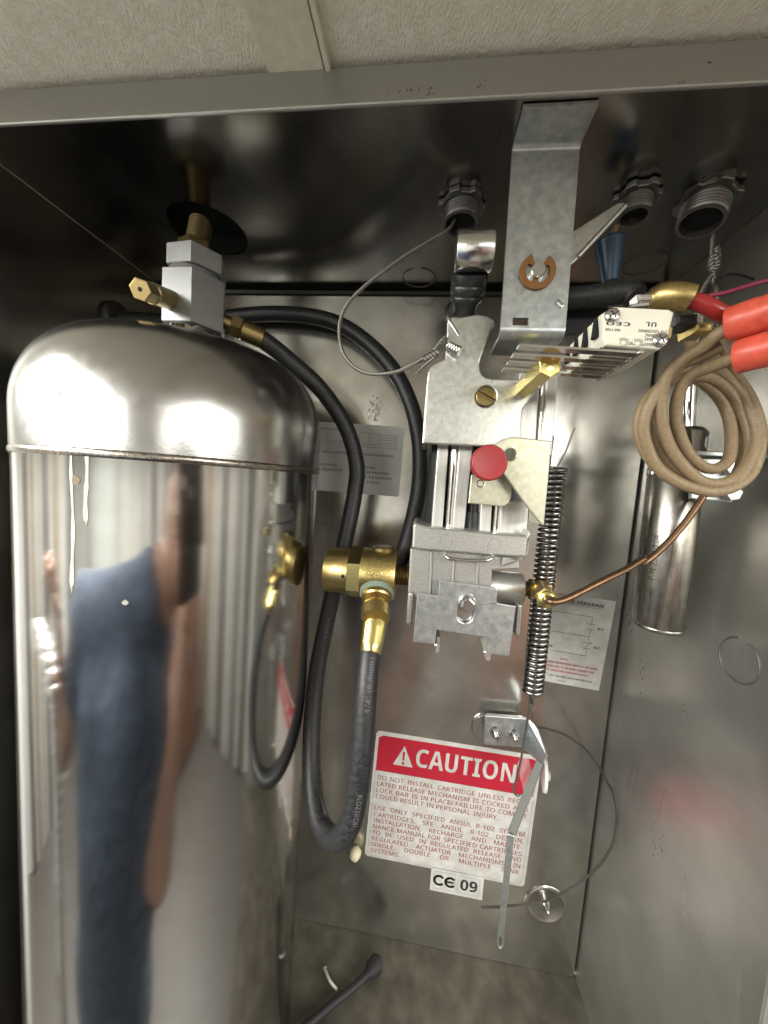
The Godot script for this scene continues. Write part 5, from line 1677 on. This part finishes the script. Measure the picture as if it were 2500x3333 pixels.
func build_lower_bracket() -> void:
	var t := thing("lever_bracket", "zinc angle bracket with two nuts and a long hanging lever beside the caution label", "bracket", Vector3(0.3126, 0.22597, 0))
	var g := Geo.new()
	prism(g, [Vector2(0.29119, 0.2464), Vector2(0.32526, 0.24866), Vector2(0.32407, 0.2225), Vector2(0.29302, 0.22014)], 0.0102, 0.012, 0.0005)
	part("plate", g, M.galvanized, t)
	var leg := Geo.new()
	prism(leg, [Vector2(0.29483, 0.24259), Vector2(0.32079, 0.24446), Vector2(0.32118, 0.2248), Vector2(0.29666, 0.22254)], 0.0024, 0.0100)
	part("spacer", leg, M.yoke_zinc, t)
	for q in [Vector3(0.30114, 0.23318, 0.013), Vector3(0.31692, 0.23317, 0.013)]:
		var n := Geo.new()
		var xf := Transform3D(Basis(), q - Vector3(0, 0, 0.0008))
		lathe(n, [Vector2(0.0050, 0), Vector2(0.0046, 0.0008), Vector2(0, 0.0009)], xf, 24)
		hexagon(n, 0.0040, 0.0009, 0.0036, xf, 0.3, 0.0004)
		lathe(n, threads(0.0020, 0.0003, 0.0036, 0.0075, 5), xf, 16)
		part("nut", n, M.zinc_bright, t)
	# flange that comes forward, with the pivot
	var f := Geo.new()
	var A := Vector3(0.32522, 0.24907, 0.012)
	var B := Vector3(0.32392, 0.22247, 0.012)
	var C := Vector3(0.32621, 0.24001, 0.05)
	var D := Vector3(0.32828, 0.24835, 0.05)
	var E := Vector3(0.32904, 0.25141, 0.026)
	var off := Vector3(0.0012, 0, 0)
	for s in [0.0, 1.0]:
		var o: Vector3 = off * s
		var out := Vector3(-1 if s == 0.0 else 1, 0, 0)
		f.flat(A + o, E + o, D + o, out); f.flat(A + o, D + o, C + o, out); f.flat(A + o, C + o, B + o, out)
	var ring := [A, E, D, C, B]
	for i in 5:
		f.quad(ring[i], ring[(i + 1) % 5], ring[(i + 1) % 5] + off, ring[i] + off, Vector3(0, 0, 1))
	part("pivot_flange", f, M.galvanized, t)
	var w := Geo.new()
	var wc := Vector3(0.32887, 0.23137, 0.048)
	lathe(w, [Vector2(0, -0.0005), Vector2(0.0112, -0.0005), Vector2(0.0112, 0.0016), Vector2(0, 0.0016)], axes(wc, Vector3(0.97, 0.02, 0.22)), 30)
	lathe(w, [Vector2(0.0032, 0.0016), Vector2(0.0032, 0.0042), Vector2(0, 0.0042)], axes(wc, Vector3(0.97, 0.02, 0.22)), 20)
	part("white_washer", w, M.paper_white, t)
	var l1 := Geo.new()
	var a := Vector3(0.32347, 0.23808, 0.05)
	var b := Vector3(0.30529, 0.19708, 0.064)
	var lx := axes(a, b - a, Vector3(1, 0.3, 0.4))
	prism(l1, rounded(-0.0027, -0.0011, 0.0027, 0.0011, 0.0004, 3), -0.004, a.distance_to(b), 0.0003, 0.0003, lx)
	part("lever_arm", l1, M.lever_grey, t, "dark flat lever arm")
	var l2 := Geo.new()
	var c := Vector3(0.3047, 0.1966, 0.064)
	var d := Vector3(0.3115, 0.09067, 0.046)
	var l2x := axes(c, d - c, Vector3(1, 0, 0.2))
	prism(l2, rounded(-0.0022, -0.0010, 0.0022, 0.0010, 0.0005, 3), 0.0005, c.distance_to(d), 0.0003, 0.0003, l2x)
	tube(l2, spline([Vector3(0.31214, 0.09879, 0.047), Vector3(0.31409, 0.08655, 0.045), Vector3(0.31439, 0.07978, 0.044), Vector3(0.31296, 0.0767, 0.044), Vector3(0.31089, 0.07892, 0.044), Vector3(0.30977, 0.08715, 0.045), Vector3(0.30903, 0.09967, 0.047)], 5), 0.0007, 8)
	part("lever_tail", l2, M.galvanized, t)
	var p := Geo.new()
	prism(p, rounded(-0.0052, -0.018, 0.0052, 0.018, 0.004, 5), -0.0006, 0.0006, 0.0003, 0.0003, axes(Vector3(0.31855, 0.22329, 0.046), Vector3(0.45, 0.1, 1), Vector3(0.95, 0.35, -0.4)))
	part("clear_tab", p, M.clear_plastic, t)
	# thin cable that loops from the bracket round to the lever
	var path := [Vector3(0.32902, 0.25157, 0.026), Vector3(0.33266, 0.25496, 0.03), Vector3(0.34476, 0.25644, 0.036), Vector3(0.3537, 0.25305, 0.038), Vector3(0.36013, 0.24887, 0.038), Vector3(0.37182, 0.23562, 0.036), Vector3(0.38187, 0.22037, 0.034)]
	path = path + [Vector3(0.3877, 0.21248, 0.03), Vector3(0.39275, 0.1968, 0.03), Vector3(0.39289, 0.18519, 0.032), Vector3(0.3881, 0.16811, 0.036), Vector3(0.37402, 0.14935, 0.04), Vector3(0.35323, 0.12995, 0.042), Vector3(0.34203, 0.12164, 0.042), Vector3(0.31632, 0.11312, 0.043), Vector3(0.30736, 0.11183, 0.044), Vector3(0.29517, 0.10844, 0.044)]
	var cb := Geo.new()
	rope(cb, path, 0.00095, 0.004, 2)
	single("thin_cable", cb, M.cable_dark, "thin dark cable looping right from the lever bracket and back to the lever", "cable")

func conduit(label: String, at: Vector3, down: Vector3, r: float, len: float, turn: float) -> void:
	var t := thing("conduit_fitting", label, "conduit fitting", at, "conduit fittings in the cabinet top")
	var ax := axes(at, down, Vector3(0, 0, 1))
	var g := Geo.new()
	var prof := [Vector2(r - 0.0014, 0.0)]
	prof = [Vector2(r - 0.0016, -0.001), Vector2(r, -0.001)]
	var k := 5
	for i in k:
		var z := len * (0.3 + 0.6 * i / k)
		prof.append(Vector2(r - 0.0006, z))
		prof.append(Vector2(r, z + len * 0.04))
		prof.append(Vector2(r, z + len * 0.075))
	prof.append_array([Vector2(r - 0.0006, len * 0.92), Vector2(r - 0.0004, len), Vector2(r - 0.0018, len), Vector2(r - 0.0018, len * 0.1), Vector2(0, len * 0.1)])
	lathe(g, prof, ax, 48)
	part("threaded_sleeve", g, M.dull_zinc, t)
	var bore := Geo.new()
	lathe(bore, [Vector2(r - 0.0019, len * 0.72), Vector2(0, len * 0.70)], ax, 32)
	part("bore", bore, M.void_black, t)
	var n := Geo.new()
	var nut := []
	for i in 48:
		var a := TAU * i / 48.0
		nut.append(Vector2(cos(a), sin(a)) * (r + (0.0034 if i % 8 < 4 else 0.0015)))
	prism(n, nut, 0.0006, 0.0036, 0.0004, 0.0004, ax * Transform3D(Basis(Vector3(0, 0, 1), turn), Vector3.ZERO))
	part("locknut", n, M.dull_zinc, t)

func build_conduits() -> void:
	conduit("threaded conduit fitting in the cabinet top behind the trip roller, left of the strap", Vector3(0.23329, 0.6, 0.08559), Vector3(0.02, -1, 0.05), 0.0101, 0.0120, 0.2)
	conduit("threaded conduit fitting in the cabinet top at the end of the strap's brace", Vector3(0.3244, 0.6, 0.08983), Vector3(0.0, -1, 0.0), 0.0080, 0.0120, 0.5)
	conduit("threaded conduit fitting in the right corner of the cabinet top, steel cable through it", Vector3(0.36199, 0.6, 0.08579), Vector3(-0.22, -1, 0.1), 0.0108, 0.0140, 0.9)

# ---- switches ----
func build_switches() -> void:
	# the stack runs back from the front switch; each switch is turned with the stack
	var f0 := Vector3(0.28735, 0.51137, 0.152)
	var f1 := Vector3(0.31305, 0.51032, 0.152)
	var f2 := Vector3(0.28745, 0.49708, 0.152)
	var x := (f1 - f0).normalized()
	var z := Vector3(-0.12, 0.02, 1).normalized()
	z = (z - x * z.dot(x)).normalized()
	var y := z.cross(x)
	var w := f0.distance_to(f1)
	var h := (f0 - f2).dot(y) * 1.04
	var pitch := 0.0088
	var where := ["front", "second", "third", "rear"]
	var first: Node3D
	for k in 4:
		var o := f0 - z * (pitch * k) - y * h
		var label: String = ["cream snap switch at the front of the stack, its printed face in view", "cream snap switch directly behind the front switch of the stack", "cream snap switch third from the front of the stack", "cream snap switch at the back of the stack, farthest from the red connectors"][k]
		if k > 0:
			var c: Node3D = first.duplicate()
			c.name = numbered("snap_switch")
			add_child(c, true)
			c.position = o
			c.set_meta("label", label)
			continue
		var t := thing("snap_switch", label, "switch", o, "cream snap switches stacked beside the strap")
		first = t
		var xf := Transform3D(Basis(x, y, z), o)
		var d := pitch - 0.0005
		var g := Geo.new()
		prism(g, [Vector2(0.002, h * 0.18), Vector2(w * 0.12, h * 0.02), Vector2(w * 0.88, 0), Vector2(w - 0.001, h * 0.12), Vector2(w, h * 0.93), Vector2(w - 0.002, h), Vector2(0.004, h), Vector2(0, h - 0.003)], -d, 0.0, 0.0009, 0.0003, xf)
		part("housing", g, M.switch_cream, t)
		var s := Geo.new()
		prism(s, rounded(-0.0002, h * 0.30, 0.0012, h * 0.85, 0.0004, 3), -d * 0.75, -d * 0.35, 0, 0, xf)
		prism(s, rounded(w * 0.10, h * -0.012, w * 0.55, h * 0.05, 0.0004, 3), -d * 0.75, -d * 0.35, 0, 0, xf)
		part("case_joint", s, M.void_black, t)
		for q in [Vector2(0.0038, h - 0.0036), Vector2(w - 0.0036, h * 0.22)]:
			var c := Geo.new()
			var sx := xf * Transform3D(Basis(), Vector3(q.x, q.y, 0.0))
			lathe(c, [Vector2(0.0028, 0.0), Vector2(0.0027, 0.0007), Vector2(0.0019, 0.0013), Vector2(0, 0.0014)], sx, 20, true)
			var scr := part("screw", c, M.zinc_bright, t)
			var cr := Geo.new()
			for e in 2:
				var a := 0.7 + PI / 2 * e
				stroke(cr, sx * Transform3D(Basis(), Vector3(0, 0, 0.00145)), -Vector2(cos(a), sin(a)) * 0.0014, Vector2(cos(a), sin(a)) * 0.0014, 0.0005)
			part("cross_slot", cr, M.ink_black, scr)
		for q in [0.37, 0.57]:
			var c := Geo.new()
			prism(c, rounded(w * (q - 0.075), h * 0.03, w * (q + 0.075), h * 0.24, 0.0025, 6), -0.0002, 0.0003, 0.0002, 0, xf)
			part("housing_lug", c, M.switch_cream, t)
		# printing, upside down on the face as mounted
		var ink := Geo.new()
		var pr := xf * Transform3D(Basis(Vector3(0, 0, 1), PI), Vector3(w, h, 0.00008))
		var rows := [["01 123456789 4U58 D", 0.05, 0.06, 0.56, 0.07], ["1HP 125VAC", 0.06, 0.19, 0.30, 0.07], ["2HP 250VAC", 0.06, 0.29, 0.30, 0.07], ["21A 125/250VAC", 0.06, 0.39, 0.40, 0.07], ["UL", 0.22, 0.54, 0.15, 0.11], ["18A T105", 0.70, 0.38, 0.22, 0.06], ["CEO", 0.58, 0.52, 0.34, 0.09]]
		for r in rows:
			line(ink, r[0], bold, pr, r[1] * w, -h * (r[2] + r[4]) + h, r[3] * w, r[4] * h)
		part("print", ink, M.ink_black, t)
		# lever arm under the switch and the terminals at its right end
		var l := Geo.new()
		prism(l, rounded(-w * 1.12, -0.0013, w * 0.66, -0.0004, 0.0003, 3), -d * 0.70, -d * 0.22, 0.0, 0.0, xf)
		tube(l, [xf * Vector3(w * 0.66, -0.0008, -d * 0.12), xf * Vector3(w * 0.66, -0.0008, -d * 0.93)], 0.0008, 8)
		part("lever", l, M.rod_steel, t)
		var tm := Geo.new()
		prism(tm, rounded(w, h * 0.42, w * 1.1, h * 0.7, 0.0005, 3), -d * 0.7, -d * 0.5, 0.0, 0.0, xf)
		part("terminal", tm, M.brass_dull, t)

# ---- wires ----
func connector(label: String, a: Vector3, b: Vector3, r: float) -> void:
	var t := thing("butt_connector", label, "wire connector", a, "red butt connectors")
	var g := Geo.new()
	var L := a.distance_to(b)
	lathe(g, [Vector2(r * 0.70, L * 0.7), Vector2(r * 0.70, 0.0006), Vector2(r * 0.78, 0.0001), Vector2(r * 0.94, 0), Vector2(r, 0.0006), Vector2(r, L * 0.45), Vector2(r * 0.94, L * 0.5), Vector2(r * 0.98, L * 0.56), Vector2(r, L)], axes(a, b - a), 40, true)
	part("sleeve", g, M.connector_red, t)
	var c := Geo.new()
	lathe(c, [Vector2(r * 0.69, L * 0.3), Vector2(0, L * 0.3)], axes(a, b - a), 24)
	part("barrel_stop", c, M.dark_red, t)

func build_wires() -> void:
	connector("upper orange red butt connector at the right edge, wire entering its open end", Vector3(0.33443, 0.50658, 0.148), Vector3(0.34618, 0.50849, 0.162), 0.0063)
	connector("lower orange red butt connector at the right edge, below the other connector", Vector3(0.33918, 0.49491, 0.148), Vector3(0.34981, 0.49644, 0.162), 0.0063)
	var runs := [
		["tan insulated wire looped in the coil and ending in the upper red connector", [Vector3(0.33675, 0.50627, 0.1503), Vector3(0.33436, 0.50489, 0.1488), Vector3(0.33198, 0.50322, 0.147), Vector3(0.33069, 0.50079, 0.143), Vector3(0.32742, 0.49786, 0.139), Vector3(0.32325, 0.49199, 0.136), Vector3(0.32371, 0.48179, 0.133), Vector3(0.3283, 0.46959, 0.13), Vector3(0.33755, 0.4577, 0.127), Vector3(0.35144, 0.44817, 0.125), Vector3(0.36507, 0.4504, 0.122), Vector3(0.3739, 0.46099, 0.118), Vector3(0.37484, 0.47555, 0.114), Vector3(0.36717, 0.49082, 0.112), Vector3(0.35313, 0.49756, 0.116), Vector3(0.33418, 0.49367, 0.124), Vector3(0.32157, 0.48435, 0.128), Vector3(0.31886, 0.47151, 0.128), Vector3(0.32545, 0.45782, 0.127), Vector3(0.33995, 0.44738, 0.126), Vector3(0.35813, 0.44439, 0.124), Vector3(0.37286, 0.45306, 0.121), Vector3(0.37736, 0.47078, 0.118), Vector3(0.37468, 0.48782, 0.114), Vector3(0.37057, 0.50146, 0.108), Vector3(0.37208, 0.51737, 0.096), Vector3(0.37589, 0.53259, 0.085)]],
		["tan insulated wire looped in the coil and ending in the lower red connector", [Vector3(0.34157, 0.49478, 0.1504), Vector3(0.33882, 0.49461, 0.1488), Vector3(0.33662, 0.49377, 0.142), Vector3(0.3328, 0.49184, 0.135), Vector3(0.33176, 0.48458, 0.131), Vector3(0.33514, 0.4735, 0.127), Vector3(0.34388, 0.46084, 0.124), Vector3(0.35551, 0.45473, 0.121), Vector3(0.36591, 0.45929, 0.117), Vector3(0.36889, 0.47257, 0.113), Vector3(0.36662, 0.4858, 0.11), Vector3(0.35651, 0.49477, 0.112), Vector3(0.3387, 0.49795, 0.12), Vector3(0.33023, 0.49107, 0.124), Vector3(0.32626, 0.47886, 0.124), Vector3(0.32881, 0.46648, 0.123), Vector3(0.3376, 0.45572, 0.122), Vector3(0.35231, 0.44914, 0.121), Vector3(0.36543, 0.44831, 0.119), Vector3(0.37538, 0.45926, 0.113), Vector3(0.37624, 0.47549, 0.108), Vector3(0.3701, 0.48933, 0.105), Vector3(0.36249, 0.50137, 0.1), Vector3(0.36032, 0.51811, 0.092), Vector3(0.36173, 0.53646, 0.084)]]]
	for r in runs:
		var g := Geo.new()
		tube(g, spline(r[1], 10), 0.00245, 14)
		single("insulated_wire", g, M.wire_tan, r[0], "wire", "tan wires coiled at the right")
	var g := Geo.new()
	tube(g, spline([Vector3(0.33811, 0.50135, 0.142), Vector3(0.33297, 0.49836, 0.138), Vector3(0.32731, 0.49553, 0.136), Vector3(0.32149, 0.48466, 0.133), Vector3(0.31911, 0.47404, 0.131), Vector3(0.3224, 0.46328, 0.129), Vector3(0.33173, 0.45147, 0.127), Vector3(0.3476, 0.44494, 0.125), Vector3(0.36166, 0.44547, 0.123), Vector3(0.37169, 0.45644, 0.12), Vector3(0.37632, 0.47193, 0.117), Vector3(0.37131, 0.48964, 0.113), Vector3(0.36319, 0.50191, 0.11), Vector3(0.36381, 0.51566, 0.1)], 8), 0.00245, 14)
	single("insulated_wire", g, M.wire_tan, "tan insulated wire looped in the coil, its end tucked behind the other two", "wire", "tan wires coiled at the right")
	# spade terminal with red sleeve above the switches
	var t := thing("spade_terminal", "spade terminal with a tan sleeve and a glossy red wire above the front switch", "terminal", Vector3(0.30937, 0.52043, 0.14))
	var a := Geo.new()
	prism(a, [Vector2(0.30547, 0.52229), Vector2(0.31342, 0.52272), Vector2(0.31378, 0.5199), Vector2(0.30627, 0.51946)], 0.134, 0.140, 0.0008)
	prism(a, [Vector2(0.30424, 0.51907), Vector2(0.31127, 0.51988), Vector2(0.31144, 0.51847), Vector2(0.3044, 0.51774)], 0.136, 0.1385, 0.0003)
	part("metal_tongue", a, M.zinc_bright, t)
	var b := Geo.new()
	tube(b, spline([Vector3(0.3153, 0.52232, 0.136), Vector3(0.31621, 0.52195, 0.139), Vector3(0.31957, 0.52069, 0.141), Vector3(0.32395, 0.51928, 0.142)], 5), 0.0052, 20)
	part("tan_sleeve", b, M.brass, t, "amber coloured sleeve")
	var c := Geo.new()
	tube(c, spline([Vector3(0.32309, 0.51904, 0.142), Vector3(0.32651, 0.51764, 0.143), Vector3(0.33044, 0.51513, 0.144), Vector3(0.33415, 0.51313, 0.144), Vector3(0.3393, 0.51233, 0.142)], 6), 0.0030, 18, [])
	part("red_sleeve", c, M.dark_red, t)
	var d := Geo.new()
	prism(d, [Vector2(0.3225, 0.51541), Vector2(0.33083, 0.51598), Vector2(0.33113, 0.51196), Vector2(0.32322, 0.5116)], 0.128, 0.138, 0.001)
	part("dark_terminal", d, M.black_metal, t)
	var e := Geo.new()
	prism(e, [Vector2(0.33085, 0.51409), Vector2(0.33876, 0.51373), Vector2(0.33838, 0.50994), Vector2(0.33171, 0.50935)], 0.126, 0.136, 0.0015)
	part("brass_terminal", e, M.brass, t)
	var m := Geo.new()
	tube(m, spline([Vector3(0.34335, 0.519, 0.13), Vector3(0.34533, 0.53216, 0.118), Vector3(0.35352, 0.53458, 0.118), Vector3(0.36049, 0.53638, 0.12), Vector3(0.36901, 0.53832, 0.122)], 8), 0.0010, 10)
	single("magenta_wire", m, M.magenta, "thin magenta wire crossing to the right edge above the red connectors", "wire")
	var k := Geo.new()
	tube(k, spline([Vector3(0.36608, 0.54993, 0.09), Vector3(0.36882, 0.55539, 0.09), Vector3(0.37556, 0.55988, 0.088), Vector3(0.38356, 0.56163, 0.085), Vector3(0.39415, 0.56235, 0.08)], 8), 0.0006, 8)
	single("black_wire", k, M.black_plastic, "thin black wire arching in the dark right corner above the connectors", "wire")
	# black sleeve that passes behind the strap
	var s := Geo.new()
	tube(s, spline([Vector3(0.28313, 0.53674, 0.106), Vector3(0.2894, 0.53664, 0.108), Vector3(0.30272, 0.53713, 0.11), Vector3(0.31493, 0.53756, 0.112), Vector3(0.31795, 0.53458, 0.114)], 6), 0.0052, 20)
	var so := single("sleeve", s, M.rubber, "black rubber sleeve lying above the switches, behind the strap", "sleeve")
	var st := Geo.new()
	prism(st, [Vector2(0.27919, 0.52766), Vector2(0.28045, 0.52991), Vector2(0.28367, 0.5267), Vector2(0.2822, 0.52519)], 0.112, 0.122, 0.0008)
	single("cotter_pin", st, M.zinc_bright, "small bent steel pin at the right edge of the strap beside the black sleeve", "pin")
	var bw := thing("wire_nut", "dark blue wire connector cap hanging behind the strap's brace", "wire nut", Vector3(0.31706, 0.56861, 0.085))
	var w := Geo.new()
	var w0 := Vector3(0.31582, 0.57933, 0.085)
	var w1 := Vector3(0.31863, 0.5578, 0.085)
	var L := w0.distance_to(w1)
	lathe(w, [Vector2(0, 0), Vector2(0.0072, 0), Vector2(0.0076, 0.001), Vector2(0.0040, L), Vector2(0, L)], axes(w0, w1 - w0), 14)
	part("cap", w, M.blue_plastic, bw)
	var wi := Geo.new()
	tube(wi, spline([w0 + Vector3(0.001, -0.004, 0), w0 + Vector3(0.002, 0.005, 0), w0 + Vector3(0.006, 0.014, -0.004), Vector3(0.32739, 0.59104, 0.083)], 5), 0.0016, 8)
	part("wire_end", wi, M.wire_tan, bw)
	# steel cables
	var c1 := Geo.new()
	rope(c1, [Vector3(0.23077, 0.59228, 0.086), Vector3(0.22683, 0.58418, 0.088), Vector3(0.21735, 0.5772, 0.09), Vector3(0.20486, 0.5685, 0.092), Vector3(0.19246, 0.55829, 0.094), Vector3(0.18114, 0.54886, 0.095), Vector3(0.17198, 0.53783, 0.096), Vector3(0.16857, 0.52594, 0.096), Vector3(0.17126, 0.51298, 0.096), Vector3(0.17841, 0.50427, 0.096), Vector3(0.18853, 0.50038, 0.096), Vector3(0.20209, 0.50127, 0.097), Vector3(0.21244, 0.50535, 0.098), Vector3(0.21994, 0.50951, 0.099), Vector3(0.22601, 0.51353, 0.1), Vector3(0.22895, 0.5176, 0.1005), Vector3(0.22977, 0.51963, 0.101), Vector3(0.22811, 0.51771, 0.102), Vector3(0.22361, 0.51136, 0.101)], 0.0010, 0.006)
	var cab := single("steel_cable", c1, M.rope_steel, "thin steel cable looping over the back panel to the clip on the release mechanism", "cable", "steel cables")
	var cr := Geo.new()
	var q0 := Vector3(0.21864, 0.50735, 0.1005)
	var q1 := Vector3(0.22681, 0.51147, 0.1025)
	lathe(cr, threads(0.0023, 0.0005, 0.0, q0.distance_to(q1), 5), axes(q0, q1 - q0), 14)
	tube(cr, [Vector3(0.21545, 0.50037, 0.1) , Vector3(0.21976, 0.50486, 0.1005), Vector3(0.22549, 0.50908, 0.1025)], 0.0009, 6)
	single("crimp_sleeve", cr, M.rope_steel, "dark crimped sleeve on the steel cable beside the release clip", "crimp sleeve")
	var c2 := Geo.new()
	rope(c2, [Vector3(0.37216, 0.60257, 0.075), Vector3(0.37146, 0.59349, 0.078), Vector3(0.37101, 0.58462, 0.08), Vector3(0.37039, 0.57523, 0.082), Vector3(0.3701, 0.56347, 0.084), Vector3(0.36692, 0.55736, 0.086), Vector3(0.36294, 0.54947, 0.088), Vector3(0.35993, 0.54349, 0.09)], 0.0013, 0.007)
	rope(c2, [Vector3(0.37062, 0.56532, 0.084), Vector3(0.37067, 0.55799, 0.086), Vector3(0.37018, 0.54967, 0.09), Vector3(0.36907, 0.53918, 0.094), Vector3(0.36874, 0.53106, 0.096)], 0.0013, 0.007)
	single("steel_cable", c2, M.rope_steel, "steel cable hanging from the right conduit fitting and parting in two below its knot", "cable", "steel cables")
	var kn := Geo.new()
	rope(kn, [Vector3(0.37158, 0.57705, 0.083), Vector3(0.37138, 0.57147, 0.085), Vector3(0.37018, 0.56596, 0.086), Vector3(0.36875, 0.56352, 0.086), Vector3(0.36787, 0.5678, 0.086), Vector3(0.36893, 0.57085, 0.086), Vector3(0.37068, 0.56657, 0.086), Vector3(0.36981, 0.56349, 0.085)], 0.0016, 0.006)
	single("cable_knot", kn, M.rope_steel, "twisted knot in the steel cable under the right conduit fitting", "knot")

func build_small() -> void:
	var g := Geo.new()
	lathe(g, [Vector2(0, -0.005), Vector2(0.0045, -0.0035), Vector2(0.0058, 0.0), Vector2(0.0048, 0.0038), Vector2(0.002, 0.005), Vector2(0, 0.0052)], axes(Vector3(0.18693, 0.08867, 0.006), Vector3(1, -0.5, 0.2)), 20, true)
	single("cream_plug", g, M.plastic_cream, "small cream plastic plug on the back panel beside the hose loop", "plug")
	# black probe lying on the cabinet floor
	var t := thing("black_cable", "black cable with a thick end lying on the cabinet floor below the caution label", "cable", Vector3(0.21563, 0.004, 0.02277))
	var a := Vector3(0.21818, 0.006, 0.02059)
	var b := Vector3(0.20909, 0.006, 0.03041)
	var c := Geo.new()
	tube(c, [a, a.lerp(b, 0.3), a.lerp(b, 0.8), b, b + (b - a) * 0.15], 0.006, 16, [0.0035, 0.0068, 0.0062, 0.0048, 0.0026])
	part("thick_end", c, M.black_plastic, t)
	var d := Geo.new()
	tube(d, spline([b, Vector3(0.19993, 0.005, 0.03863), Vector3(0.18299, 0.005, 0.05197), Vector3(0.16745, 0.005, 0.06477), Vector3(0.14446, 0.005, 0.08229)], 6), 0.0030, 12)
	part("cord", d, M.black_plastic, t)
	var e := Geo.new()
	tube(e, spline([Vector3(0.16935, 0.004, 0.03259), Vector3(0.17315, 0.006, 0.03731), Vector3(0.17754, 0.006, 0.04113), Vector3(0.18394, 0.003, 0.04297)], 5), 0.0011, 8)
	tube(e, [Vector3(0.17072, 0.004, 0.03148), Vector3(0.17065, 0.004, 0.03415)], 0.0007, 6)
	single("pale_string", e, M.stain_lime, "short pale twist of string lying on the cabinet floor beside the tank", "string")
	# rag-like grime heaps on the floor
